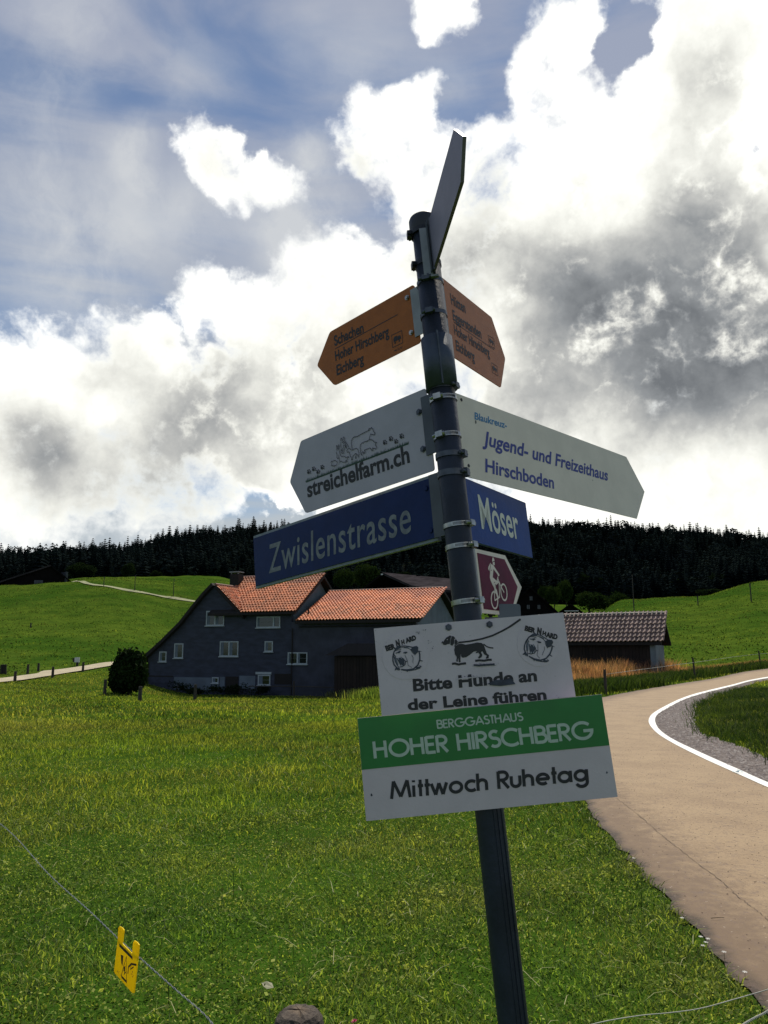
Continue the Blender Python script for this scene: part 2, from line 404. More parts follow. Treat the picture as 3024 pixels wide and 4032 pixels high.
# road, path, markings
def sheet(name, A, B, m, lift, cross=6, kind='structure', label=None, attr=False):
    A = [np.array(a[:2]) for a in A]; B = [np.array(b[:2]) for b in B]; n = len(A)
    V = []; E_ = []
    for a, b in zip(A, B):
        for k in range(cross + 1):
            t = k / cross; p = a * (1 - t) + b * t
            V.append((p[0], p[1], float(tz(p[0], p[1])) + lift)); E_.append(t)
    F = [(i * (cross + 1) + k, i * (cross + 1) + k + 1, (i + 1) * (cross + 1) + k + 1, (i + 1) * (cross + 1) + k) for i in range(n - 1) for k in range(cross)]
    me = fast_mesh(name, np.array(V), np.array(F), m, True, {'across': E_} if attr else None)
    if me.polygons[0].normal.z < 0: me.flip_normals()
    return tag(link(name, me), label, kind=kind)
def resample(pts, n):
    P = np.array([p[:2] for p in pts]); d = np.concatenate([[0], np.cumsum(np.linalg.norm(np.diff(P, axis=0), axis=1))])
    t = np.linspace(0, d[-1], n); return [np.array([np.interp(q, d, P[:, 0]), np.interp(q, d, P[:, 1])]) for q in t]
def road_material():
    m = bpy.data.materials.new('sandy_asphalt'); m.use_nodes = True; nt = m.node_tree; n = NG(nt)
    b = nt.nodes['Principled BSDF']; b.inputs['Roughness'].default_value = .8; b.inputs['Specular IOR Level'].default_value = .25
    pos = n.new('ShaderNodeNewGeometry').outputs['Position']
    fine = n.noise(pos, 48, 5, .75)['Fac']; mid = n.noise(pos, 1.6, 5, .6)['Fac']; pt = n.noise(pos, 7, 4, .65)['Fac']
    c = n.mix(n.ramp(mid, .3, .7), (.335, .240, .140, 1), (.270, .188, .110, 1))
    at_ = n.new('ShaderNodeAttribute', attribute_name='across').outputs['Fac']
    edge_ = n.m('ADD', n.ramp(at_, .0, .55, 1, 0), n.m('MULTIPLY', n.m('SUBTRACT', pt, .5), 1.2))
    c = n.mix(n.ramp(edge_, .30, 1.05, 0, .85), c, (.140, .092, .058, 1)); c = n.mix(n.ramp(n.m('ADD', at_, n.m('MULTIPLY', n.m('SUBTRACT', pt, .5), .10)), .0, .060, .97, 0), c, (.035, .025, .020, 1))  # last mix: dark soil strip with the verge shadow painted in
    c = n.mix(n.ramp(fine, .50, .66, 0, .7), c, (.13, .085, .065, 1))
    c = n.mix(n.ramp(n.noise(pos, 21, 5, .7)['Fac'], .54, .68, 0, .55), c, (.14, .095, .08, 1)); c = n.mix(n.m('MULTIPLY', n.ramp(n.noise(pos, 9, 5, .7)['Fac'], .56, .66), n.ramp(n.noise(pos, .55, 2)['Fac'], .5, .62, 0, .5)), c, (.15, .11, .09, 1))
    c = n.mix(n.ramp(n.noise(pos, 33, 2, .5)['Fac'], .72, .76, 0, .35), c, (.62, .54, .42, 1))
    nt.links.new(c, b.inputs['Base Color'])
    bp = n.new('ShaderNodeBump'); bp.inputs['Strength'].default_value = .5; bp.inputs['Distance'].default_value = .006
    n.put(bp.inputs['Height'], fine); nt.links.new(bp.outputs[0], b.inputs['Normal'])
    return m
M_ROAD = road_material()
M_PAINT = mat('road_paint', (.80, .80, .77), .6, .12, 6, bump=.3, bscale=80)
M_GRAVEL = mat('gravel_band', (.215, .185, .170), .95, scale=16, bump=1.0, bscale=22, spec=.1, col2=(.085, .068, .066), coords='Generated' if False else 'Object', detail=6)
M_CRACK = mat('crack', (.085, .058, .042), .9)
OUT_PX = [(3330, 4400), (3130, 4140), (3014, 3997), (2936, 3924), (2824, 3802), (2741, 3690), (2618, 3545), (2501, 3406), (2390, 3295), (2323, 3200), (2240, 3090), (2180, 2990), (2160, 2900), (2190, 2820), (2275, 2772), (2376, 2746), (2529, 2717), (2657, 2696), (2880, 2656), (3024, 2633), (3300, 2585)]
LINE_O = [(3900, 3490), (3400, 3268), (3024, 3106), (2902, 3051), (2768, 2990), (2657, 2934), (2590, 2892), (2558, 2856), (2556, 2832), (2573, 2810), (2618, 2783), (2685, 2751), (2768, 2725), (2880, 2698), (3024, 2666), (3300, 2610)]
LINE_I = [(3900, 3455), (3400, 3243), (3024, 3086), (2902, 3031), (2768, 2971), (2657, 2918), (2606, 2884), (2585, 2858), (2580, 2832), (2594, 2812), (2632, 2789), (2693, 2757), (2770, 2732), (2880, 2704), (3024, 2671), (3300, 2614)]
GRASS_I = [(3900, 3320), (3400, 3140), (3024, 2990), (2924, 2945), (2824, 2912), (2770, 2888), (2742, 2855), (2737, 2828), (2738, 2805), (2745, 2783), (2768, 2765), (2800, 2752), (2850, 2733), (2908, 2715), (3024, 2680), (3300, 2618)]
outer = smooth_curve([ground(*p)[:2] for p in OUT_PX]); lo = smooth_curve([ground(*p)[:2] for p in LINE_O]); li = smooth_curve([ground(*p)[:2] for p in LINE_I]); gi = smooth_curve([ground(*p)[:2] for p in GRASS_I])
N_ = 160
# pair outer and inner kerb curves by hand-picked stations so that the strip stays tidy at the bend
def ragged(curve, amp):
    out_ = []
    for i, p in enumerate(curve):
        a = curve[max(i - 1, 0)]; b = curve[min(i + 1, len(curve) - 1)]; t = (b - a) / (np.linalg.norm(b - a) + 1e-9)
        out_.append(p + np.array([-t[1], t[0]]) * amp * (random.random() - .5) * 2)
    return out_
Ao = ragged(resample(outer, 420), .045)
Bo = resample(lo, 420)
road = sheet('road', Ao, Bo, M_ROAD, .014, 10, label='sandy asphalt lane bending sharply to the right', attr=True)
sheet('road_edge_line', lo, li, M_PAINT, .019, 2, label='white painted line along the inside of the bend')
M_SHOULDER = M_GRAVEL
gi_r = ragged(resample(gi, 200), .10); li_r = resample(li, 200)
sheet('gravel_shoulder', li_r, gi_r, M_SHOULDER, .016, 8, label='grey gravel shoulder inside the bend')
ROADPOLY = [tuple(p) for p in outer] + [tuple(p) for p in gi][::-1]
# dark crack running along the lane
ck = smooth_curve([ground(*p)[:2] for p in [(2430, 3150), (2500, 3205), (2583, 3276), (2660, 3340), (2770, 3426), (2850, 3485), (2900, 3535), (2960, 3580), (3024, 3632), (3120, 3710)]], 10)
ck = [p + np.array([random.uniform(-.008, .008), random.uniform(-.01, .01)]) for p in ck]
w_ = [random.uniform(.0008, .0034) for _ in ck]
sheet('road_crack', [p - np.array([w, 0]) for p, w in zip(ck, w_)], [p + np.array([w, 0]) for p, w in zip(ck, w_)], M_CRACK, .0175, 1, label='thin dark crack running along the lane')
# far path on the left
pu = [(-260, 2716), (0, 2675), (81, 2664), (150, 2655), (163, 2646), (217, 2641), (304, 2629), (450, 2609), (620, 2590)]
pl_ = [(-260, 2740), (0, 2691), (81, 2683), (150, 2672), (170, 2669), (217, 2661), (325, 2644), (450, 2622), (620, 2602)]
PA = resample([ground(*p)[:2] for p in pu], 60); PB = resample([ground(*p)[:2] for p in pl_], 60)
sheet('field_path', PA, PB, mat('pale_gravel', (.40, .34, .22), .85, .2, .8), .09, 6, label='pale gravel lane crossing the meadow left of the house')
PATHPOLY = [tuple(p) for p in PA] + [tuple(p) for p in PB][::-1]
hp = resample([ground(*p)[:2] for p in [(290, 2290), (380, 2305), (483, 2322), (586, 2339), (680, 2355), (781, 2371)]], 50)
sheet('hill_track', [p + np.array([.2, .75]) for p in hp], [p - np.array([.2, .75]) for p in hp], mat('dry_track', (.26, .27, .13), .9, .3, .5), .10, 2, label='thin pale track slanting down the left hill')

# ------------------------------------------------------------------ house
M_WALL = mat('slate_blue_shingle', (.036, .042, .070), .8, .40, 1.2, bump=.5, bscale=9, stretch=(1, 1, 3))
M_WALLR = mat('old_render_wall', (.048, .051, .076), .85, .35, .9, bump=.7, bscale=5, detail=7)
M_BASE = mat('pale_basement_render', (.13, .16, .20), .85, .25, .7)
M_TRIM = mat('window_white', (.36, .40, .43), .5, .15, 3)
M_GLASS = mat('dark_glass', (.012, .016, .016), .08, .3, 1.2, spec=.7)
M_DARK = mat('dark_timber', (.017, .013, .012), .9, .4, 2.0, stretch=(6, 1, .5))
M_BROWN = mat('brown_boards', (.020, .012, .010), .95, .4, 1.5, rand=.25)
M_TILE = mat('terracotta_tile', (.62, .200, .068), .65, scale=.6, col2=(.36, .095, .040), rand=.34, bump=.3, bscale=18)
M_TILE_OLD = mat('weathered_tile', (.25, .165, .135), .7, scale=1.1, col2=(.14, .10, .095), rand=.35, bump=.4, bscale=18)
M_RIDGE = mat('ridge_tile', (.22, .10, .075), .7, .3, 2)
M_RIDGE_G = mat('ridge_tile_grey', (.20, .19, .16), .7, .4, 2)

AL = R(22)
class Frame:
    """upright frame on the ground: x along a facade, y into depth, z up"""
    def __init__(s, px, py, Y, al):
        s.al = al; s.s = np.array([math.cos(al), -math.sin(al), 0]); s.d = np.array([math.sin(al), math.cos(al), 0]); s.O = at(px, py, Y)
    def F(s, px, py, y=0.0):
        r = ray(px, py); t = ((s.O - CAM) @ s.d + y) / (r @ s.d); P = CAM + r * t - s.O; return float(P @ s.s), float(P[2])
    def G(s, px, py, x):
        r = ray(px, py); t = ((s.O - CAM) @ s.s + x) / (r @ s.s); P = CAM + r * t - s.O; return float(P @ s.d), float(P[2])
def tile_mesh(name, w, l, m):
    """one S-shaped roof tile: a roll on the right, a shallow pan on the left"""
    V = []; n = 5
    prof = [(0, .014), (.25, 0), (.48, .010), (.68, .078), (.86, .078), (1.06, .012)]
    mb = MB()
    for j, (yy, dz) in enumerate(((0, .060), (1.12, .0))):
        for x, z in prof: V.append((x * w, yy * l, z + dz))
    k = len(prof)
    for x, z in prof: V.append((x * w, 0, z - .004))
    mb.v = V
    mb.f = [(i, i + 1, k + i + 1, k + i) for i in range(k - 1)] + [(2 * k + i, 2 * k + i + 1, i + 1, i) for i in range(k - 1)]
    mb.mi = [0] * len(mb.f)
    return mb.raw(name, m)
def tile_roof(parent, P0, ex, ey, width, length, tw, tl, m, clip=None, limit=300, px_order=None):
    """rows of tiles on a slope from eave point P0, ex along the eave, ey up the slope (local coordinates of parent)"""
    ex = Vector(ex).normalized(); ey = Vector(ey).normalized(); nz = ex.cross(ey)
    me = tile_mesh('tile', tw, tl, m); cnt = 0; rest = MB()
    rot = Matrix((ex, ey, nz)).transposed().to_4x4()
    pos = []
    nrow = int(math.ceil(length / tl)); ncol = int(math.ceil(width / tw))
    for r_ in range(nrow):
        for c in range(ncol):
            x = c * tw; y = r_ * tl
            if clip and not clip(x + tw / 2, y + tl / 2): continue
            pos.append((x, y))
    for i, (x, y) in enumerate(pos):
        p = Vector(P0) + ex * (x + random.uniform(-.006, .006)) + ey * (y + random.uniform(-.012, .012)) + nz * random.uniform(0, .008)
        M = Matrix.Translation(p) @ rot @ Matrix.Rotation(random.uniform(-.012, .012), 4, 'Z')
        if cnt < limit:
            o = link('roof_tile', me, parent); o.matrix_local = M; cnt += 1
        else:
            n0 = len(rest.v)
            for v in me.vertices: rest.v.append(tuple(M @ v.co))
            for f_ in me.polygons: rest.f.append(tuple(n0 + q for q in f_.vertices)); rest.mi.append(0)
    if rest.v:
        o = link('roof_tiles_upper', rest.raw('roof_tiles_upper', m), parent); o['kind'] = 'stuff'
    return cnt

HF = Frame(576, 2730, 60, AL)
house = empty('farmhouse', HF.O, -AL)
tag(house, 'slate blue farmhouse with sunlit orange tile roofs and long sloping left eave', 'house')
F_ = HF.F
xl_e, zl_e = F_(573, 2591); xr_, zr_ = F_(848, 2305); xv, zv = F_(950, 2412); xm, zm = F_(1163, 2407)
xw0, zw0 = F_(1160, 2442); xw1, zw1 = F_(1655, 2442); ZB = -1.2
curve_px = [(573, 2591), (646, 2531), (719, 2458), (765, 2399), (812, 2342), (848, 2305)]
cur = [F_(*p) for p in curve_px]
DM = 8.4
# main front wall, left part (gable end with the catslide)
poly = [(0, ZB), (0, zl_e)] + [(x, z) for x, z in cur[1:]] + [(xv, zv), (xm - .3, zm), (xm - .3, ZB)]
MB().prism(poly, 1, 0, .3).build('front_wall', M_WALL, house)
ridge_y, ridge_z = HF.G(1266, 2263, xm)
mrL = F_(957, 2276, ridge_y)[0]
MB().box((0, .3, ZB), (.3, DM, zl_e)).box((.3, DM - .3, ZB), (xm - .3, DM, 5.5)).build('side_wall', M_WALL, house)
# gable wall of the main roof on its right end, standing above the wing
MB().prism([(0.3, zm - .9), (0.3, zm - .02), (ridge_y, ridge_z - .25), (2 * ridge_y - .3, zm - .02), (2 * ridge_y - .3, zm - .9)], 0, xm - .55, xm - .3).build('gable_wall', M_BASE, house)
# wing
wy, wz = HF.G(1741, 2317, xw1)
wing = MB(); wing.prism([(xm - .3, ZB), (xm - .3, zw0 - .12), (xw1 - .3, zw0 - .12), (xw1 - .3, ZB)], 1, .01, .31)
wing.build('wing_wall', M_WALLR, house)
MB().prism([(.31, ZB), (.31, zw1 - .15), (wy, wz - .25), (2 * wy - .4, zw1 - .15), (2 * wy - .4, ZB)], 0, xw1 - .6, xw1 - .3).build('wing_gable_wall', M_BASE, house)
# roof decks (timber under the tiles, dark verge boards)
def deck(name, x0, x1, y0, z0, y1, z1, th=.16, m=M_DARK, parent=None):
    return MB().prism([(y0, z0), (y1, z1), (2 * y1 - y0, z0), (2 * y1 - y0, z0 - th), (y1, z1 - th * 1.3), (y0, z0 - th)], 0, x0, x1).build(name, m, parent)
EY = -.45
zm_e = F_(1050, 2409, EY)[1]; zw_e = F_(1400, 2440, EY)[1]
xmr = F_(1163, 2407, EY)[0]; xwl = F_(1160, 2440, EY)[0]; xwr = F_(1652, 2440, EY)[0]
deck('main_roof', mrL - .1, xmr, EY, zm_e - .05, ridge_y, ridge_z - .05, parent=house)
deck('wing_roof', xmr + .02, xwr, EY, zw_e - .05, wy, wz - .05, parent=house)
mroof = tile_len = None
def slope(p0, y1, z1, y0, z0):
    return Vector((0, y1 - y0, z1 - z0))
L1 = slope(None, ridge_y, ridge_z, EY, zm_e); L2 = slope(None, wy, wz, EY, zw_e)
TW = .245; TLn = .34
vx0 = F_(950, 2412, EY)[0]
ymeet = None
# main roof tiles: left edge is the valley from the eave up to where the small gable meets it
xt, zt_ = F_(934, 2318, ridge_y * .72)
def clip_main(x, y):
    t = y / L1.length
    left = (vx0 - mrL) + (-.05 - (vx0 - mrL)) * min(1, t / .72) if t < .72 else -.05
    return x > left
tile_roof(house, (mrL, EY - .02, zm_e), (1, 0, 0), L1, xmr - mrL, L1.length, TW, TLn, M_TILE, clip_main, 300)
tile_roof(house, (xmr + .04, EY - .02, zw_e), (1, 0, 0), L2, xwr - xmr, L2.length, TW, TLn, M_TILE, None, 300)
MB().tube([(mrL - .1, ridge_y, ridge_z + .04), (xmr, ridge_y, ridge_z + .04)], .10, 8).build('ridge_tiles', M_RIDGE, house)
MB().tube([(xmr, wy, wz + .04), (xwr, wy, wz + .04)], .10, 8).build('ridge_tiles', M_RIDGE, house)
# fascia and gutter
MB().box((vx0, EY - .10, zm_e - .20), (xmr, EY - .03, zm_e - .04)).build('fascia', M_DARK, house)
MB().box((xmr + .03, EY - .10, zw_e - .22), (xwr, EY - .03, zw_e - .04)).build('fascia', M_DARK, house)
MB().tube([(xmr + .1, .05 - .12, zw_e - .42), (xwr - .2, .05 - .12, zw_e - .42)], .035, 6).build('pipe', M_DARK, house)
for px_ in (zv and xm - .15, .12):
    MB().tube([(px_, -.09, .1), (px_, -.09, (zw_e - .5) if px_ > 1 else zl_e - .3)], .04, 6).build('downpipe', M_DARK, house)
# small cross gable with the catslide roof, seen from its verge
gy = ridge_y * .78
mb = MB()
ex_ = 0.35
prof = [(x - .12, z + .16) for x, z in cur]; prof[0] = (prof[0][0] - .25, prof[0][1] - .30)
prof_in = [(x + .02, z - .02) for x, z in cur]; prof_in[0] = (prof_in[0][0] - .2, prof_in[0][1] - .32)
for i in range(len(prof) - 1):
    a, b, c, d = prof[i], prof[i + 1], prof_in[i + 1], prof_in[i]
    mb.hexa([(a[0], -ex_, a[1]), (b[0], -ex_, b[1]), (c[0], -ex_, c[1]), (d[0], -ex_, d[1]), (a[0], DM, a[1]), (b[0], DM, b[1]), (c[0], DM, c[1]), (d[0], DM, d[1])])
mb.build('catslide_roof', M_DARK, house)
apx = F_(848, 2303, -ex_); vb = F_(950, 2412, -ex_)
a0 = Vector((apx[0], -ex_, apx[1])); b0 = Vector((vb[0] + .15, -ex_, vb[1] - .18))
MB().hexa([a0, b0, b0 - Vector((0, 0, .26)), a0 - Vector((0, 0, .30)), a0 + Vector((0, .30, 0)), b0 + Vector((0, .3, 0)), b0 + Vector((0, .3, -.26)), a0 + Vector((0, .3, -.3))]).build('verge_board', M_DARK, house)
# right slope of the cross gable: tiles laid from its lower edge up to its ridge
sl = (a0 - b0); Ls = sl.length
def gable_depth(t):   # how far back the slope reaches before it meets the main roof, t from the valley foot to the ridge
    return .1 + (gy + ex_) * t
mb = MB(); mb.poly([b0 + Vector((0, .02, .0)), b0 + Vector((0, .15, 0)), a0 + Vector((0, gy + ex_, 0)), a0 + Vector((0, .02, 0))]); mb.build('cross_gable_deck', M_DARK, house)
cg = empty('cross_gable_tiles'); cg.parent = house
tile_me = tile_mesh('tile', TW, TLn, M_TILE)
exv = Vector((0, 1, 0)); eyv = sl.normalized(); nzv = exv.cross(eyv)
rot = Matrix((exv, eyv, nzv)).transposed().to_4x4()
nrow = int(Ls / TLn)
for r_ in range(nrow):
    for c in range(int(gable_depth((r_ + .5) / nrow) / TW)):
        o = link('roof_tile', tile_me, cg); o.matrix_local = Matrix.Translation(b0 + eyv * (r_ * TLn + .05) + exv * (c * TW) + nzv * .02) @ rot
MB().tube([a0 + Vector((0, 0, .05)), a0 + Vector((0, gy + ex_, .05))], .09, 8).build('ridge_tiles', M_RIDGE, house)
# chimney
cx0, cz1 = F_(914, 2262, gy); cx1, _ = F_(948, 2262, gy)
ch = MB().box((cx0, gy - .3, 6.4), (cx1, gy + .4, cz1)).build('chimney', M_DARK, house)
MB().box((cx0 - .04, gy - .34, cz1 + .12), (cx1 + .04, gy + .44, cz1 + .20)).box((cx0 + .05, gy - .25, cz1), (cx0 + .12, gy - .18, cz1 + .12)).box((cx1 - .12, gy - .25, cz1), (cx1 - .05, gy - .18, cz1 + .12)).build('chimney_cap', mat('tin', (.22, .23, .24), .5), ch)
# vent pipe on the wing roof
vx, vz = F_(1213, 2418, .3)
MB().tube([(vx, .35, vz - .15), (vx, .35, vz + .52)], .055, 8).build('vent_pipe', M_DARK, house)
# windows from their outlines on the facade
def z6(x, y): return (500 + x / 1.5082, 2200 + y / 1.5082)
def window(x0, y0, x1, y1, cols=1, split=None, reveal=.35):
    A = F_(*z6(x0, y1)); B = F_(*z6(x1, y0)); xa, za = A; xb, zb = B
    t = .075; dp = -.05
    fr = MB().box((xa, dp, za), (xa + t, -.002, zb)).box((xb - t, dp, za), (xb, -.002, zb)).box((xa + t, dp, zb - t), (xb - t, -.002, zb)).box((xa + t, dp, za), (xb - t, -.002, za + t))
    cuts = [xa + t] + ([xa + (xb - xa) * q for q in (split or ([.5] if cols == 2 else []))]) + [xb - t]
    for c in cuts[1:-1]: fr.box((c - .05, dp - .004, za + t), (c + .05, -.004, zb - t))
    f = fr.build('window', M_TRIM, house)
    for i in range(len(cuts) - 1):
        a = cuts[i] + (.05 if i else 0); b = cuts[i + 1] - (.05 if i < len(cuts) - 2 else 0)
        rw = (b - a) * reveal
        MB().box((a, -.022, za + t), (a + rw, -.003, zb - t)).build('reveal', M_BASE, f)
        MB().box((a + rw, -.016, za + t), (b, -.003, zb - t)).build('pane', M_GLASS, f)
        MB().box((a + rw, -.026, (za + zb) / 2 - .012), (b, -.016, (za + zb) / 2 + .012)).build('glazing_bar', mat_bar, f)
    MB().box((xa - .06, -.12, za - .06), (xb + .06, -.003, za)).build('sill', M_TRIM, f)
    return f
mat_bar = mat('dull_bar', (.11, .12, .12), .6)
window(470, 308, 580, 398, 2); window(770, 342, 912, 410, split=[.72], reveal=.12); window(280, 503, 337, 590)
window(191, 551, 237, 611); window(551, 490, 664, 580, 2); window(818, 490, 868, 552); window(955, 556, 1073, 626, 2, reveal=.2)
window(778, 690, 853, 750); window(505, 704, 546, 738, reveal=.5)
def panel(name, x0, y0, x1, y1, m, d=.03):
    A = F_(*z6(x0, y1)); B = F_(*z6(x1, y0)); return MB().box((A[0], -d, A[1]), (B[0], -.004, B[1])).build(name, m, house)
panel('basement_panel', 278, 706, 500, 776, M_BASE, .012); panel('basement_panel', 550, 702, 581, 776, M_BASE, .012); panel('basement_panel', 666, 696, 762, 772, M_BASE, .012)
panel('basement_panel', 503, 742, 548, 776, M_BASE, .012)
panel('lintel', 765, 673, 858, 686, M_TRIM, .05); panel('cellar_door', 584, 700, 662, 800, M_DARK); panel('shutter_panel', 876, 684, 975, 745, M_DARK, .02)
panel('wall_band', 110, 695, 276, 700, M_DARK, .015)
# dark porch on the wing
def z3b(x, y): return (1100 + x / 3.016, 2380 + y / 3.016)
PY = -1.8
a = F_(*z3b(545, 605), PY); b = F_(*z3b(775, 462), PY); c = F_(1660, 2532, PY)
pw = F_(*z3b(640, 605), PY)
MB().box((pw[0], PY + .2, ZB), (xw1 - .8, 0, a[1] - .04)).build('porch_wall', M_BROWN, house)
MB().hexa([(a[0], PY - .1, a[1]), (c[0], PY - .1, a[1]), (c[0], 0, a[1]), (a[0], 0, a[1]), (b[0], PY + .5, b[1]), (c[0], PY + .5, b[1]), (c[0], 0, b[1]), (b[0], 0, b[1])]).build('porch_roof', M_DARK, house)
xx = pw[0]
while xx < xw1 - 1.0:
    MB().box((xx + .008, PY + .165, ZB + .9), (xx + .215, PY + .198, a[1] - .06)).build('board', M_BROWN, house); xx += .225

def H(x, y, z=0.0):   # a point in the farmhouse frame
    return HF.O + HF.s * x + HF.d * y + np.array([0, 0, z])

# ------------------------------------------------------------------ tiled shed on the right
SH = Frame(2565, 2642, 47, R(30))
shed = empty('shed', SH.O, -SH.al); tag(shed, 'low timber shed with brown weathered tile roof by the dry grass', 'shed')
sF = SH.F
ex1, ez = sF(2602, 2526, -.35); ex0 = ex1 - 11.5
sy, sz = SH.G(2615, 2418, ex1)
ry_, rz_ = SH.G(2644, 2543, ex1); xL = sF(2225, 2531, -.35)[0] - 1.3; LW = ex1 - xL
print('shed', ex1, ez, sy, sz, ry_, rz_, LW)
MB().prism([(-.35, ez - .05), (sy, sz - .05), (ry_, rz_ + .1), (ry_, rz_), (sy, sz - .28), (-.35, ez - .20)], 0, ex0, ex1).build('roof', M_DARK, shed)
Ls2 = Vector((0, sy + .35, sz - ez))
tile_roof(shed, (xL, -.37, ez), (1, 0, 0), Ls2, LW - .03, Ls2.length, .265, .345, M_TILE_OLD, None, 300)
x = ex0
xr0 = xL
MB().quad((ex0, -.37, ez + .02), (xr0, -.37, ez + .02), (xr0, sy, sz + .02), (ex0, sy, sz + .02)).build('roof_tiles_left', M_TILE_OLD, shed)
k = 0; x = ex1
while x > xL - .5:
    MB().tube([(x, sy, sz + .05), (x - .36, sy, sz + .075)], .085, 8).build('ridge_tile', M_RIDGE_G, shed); x -= .34
wx1 = sF(2562, 2600, 0)[0]; wx2 = sF(2600, 2600, .9)[0]
MB().box((ex0 + .3, .03, -1.0), (wx1 - .02, ry_ - .4, ez - .21)).build('timber_wall', M_DARK, shed)
x = wx1 - .03
while x > wx1 - 6.6:
    MB().box((x - .185, -.012 - random.uniform(0, .01), -.8), (x, .028, ez - .22)).build('board', M_BROWN, shed); x -= .20
MB().box((wx1, .0, -1.0), (ex1 - .38, ry_ - .4, ez - .21)).build('end_wall', mat('pale_concrete', (.17, .205, .23), .85, .25, 1.2, bump=.4, bscale=10), shed)
MB().prism([(.0, ez - .22), (sy, sz - .32), (ry_ - .4, rz_ - .1)], 0, wx1, ex1 - .45).build('gable', M_DARK, shed)

# ------------------------------------------------------------------ far buildings
M_GREYROOF = mat('grey_slate_roof', (.052, .046, .050), .9, .4, .8, bump=.3, bscale=4, spec=0)
M_BLACKWOOD = mat('blackened_timber', (.010, .009, .009), .95, .3, 1.0, spec=0)
def gable_house(name, label, px, py, Y, al, w, eave, ridge, depth, wallm, roofm, over=.5):
    fr = Frame(px, py, Y, al); t = empty(name, fr.O, -al); tag(t, label, 'building')
    MB().prism([(0, -4), (0, eave), (w / 2, ridge - .25), (w, eave), (w, -4)], 1, 0, depth).build('wall', wallm, t)
    k = (ridge - eave) / (w / 2)
    for sgn in (-1, 1):
        x0 = w / 2; x1 = w / 2 + sgn * (w / 2 + over)
        MB().prism([(x0, ridge), (x1, ridge - k * (w / 2 + over)), (x1, ridge - k * (w / 2 + over) - .2), (x0, ridge - .2)], 1, -over, depth + over).build('roof', roofm, t)
    return t, fr
# dark barn on the left hill
p = ground(60, 2306, 60)
barn = empty('barn', (p[0] + 1.5, p[1] + 4, p[2] - 1), R(22)); tag(barn, 'dark timber barn with low grey roof on top of the left hill', 'barn')
S_ = p[1] / 3100.
bw = 205 * S_; bh = 62 * S_; br = 112 * S_
MB().prism([(-bw * .5, -3), (-bw * .5, bh * .78), (bw * .30, br), (bw * .72, bh * .62), (bw * .72, -3)], 1, 0, 16).build('wall', M_BLACKWOOD, barn)
MB().prism([(bw * .30, br + .1), (-bw * .62, bh * .62), (-bw * .62, bh * .62 - .3), (bw * .30, br - .2)], 1, -.6, 17).build('roof', M_GREYROOF, barn)
MB().prism([(bw * .30, br + .1), (bw * .82, bh * .48), (bw * .82, bh * .48 - .3), (bw * .30, br - .2)], 1, -.6, 17).build('roof', M_BLACKWOOD, barn)
MB().box((bw * .02, -.12, -.5), (bw * .18, -.01, 2.4)).box((bw * .25, -.12, -.5), (bw * .34, -.01, .9)).box((bw * .4, -.12, -.5), (bw * .55, -.01, .8)).build('pale_door', mat('pale_boards', (.065, .072, .082), .8, .3, 2), barn)
# low pale yard wall right of the barn
q0 = ground(120, 2297, 60); q1 = ground(268, 2290, 60)
yw = empty('yard_wall', q0); tag(yw, 'low pale yard wall running right from the dark barn', 'wall')
dv = (q1 - q0); Lw = float(np.linalg.norm(dv[:2])); yw.rotation_euler = (0, 0, math.atan2(dv[1], dv[0]))
for i in range(6):
    MB().box((Lw * i / 6, -.15, -1.5), (Lw * (i + .8) / 6, .15, 1.1 + .25 * (i % 2))).build('wall_panel', bpy.data.materials['pale_boards'], yw)
# grey-roofed farm building behind the wing
fb_, ff = gable_house('farm_building', 'long grey roofed farm building behind the orange wing roof', 1500, 2370, 92, R(-30), 7, 1.9, 3.6, 2, M_BLACKWOOD, M_GREYROOF)
bpy.data.objects.remove(fb_.children[0]); [bpy.data.objects.remove(c) for c in list(fb_.children)]
A0 = at(1505, 2262, 90); A1 = at(1800, 2290, 84); B0 = at(1620, 2314, 82); B1 = at(1860, 2345, 77)
fb_.matrix_world = Matrix.Translation(A0); inv = lambda P: tuple(np.array(P) - A0)
C0 = at(1420, 2330, 97); C1 = at(1700, 2340, 92)
def slab(P, t=.25):
    return [inv(q) for q in P] + [inv(np.array(q) + np.array([0, 0, t])) for q in P]
MB().hexa(slab([B0, B1, A1, A0])).build('roof', M_GREYROOF, fb_)
MB().hexa(slab([A0 + [0, 0, -.02], A1 + [0, 0, -.02], C1, C0])).build('roof', M_BLACKWOOD, fb_)
dn = np.array([0, 0, -5.0])
MB().hexa([inv(C0 + dn), inv(B0 + dn), inv(B1 + dn), inv(C1 + dn), inv(C0), inv(B0), inv(B1), inv(C1)]).build('wall', M_BLACKWOOD, fb_)
MB().box((-.15, -.45, -.10), (.1, -.3, .05)).build('gable_end_cap', mat('zinc', (.6, .6, .58), .4), fb_)
MB().box(tuple(np.array(inv(at(1648, 2274, 87))) - [.25, .2, .3]), tuple(np.array(inv(at(1648, 2274, 87))) + [.25, .2, .25])).build('roof_vent', M_BLACKWOOD, fb_)
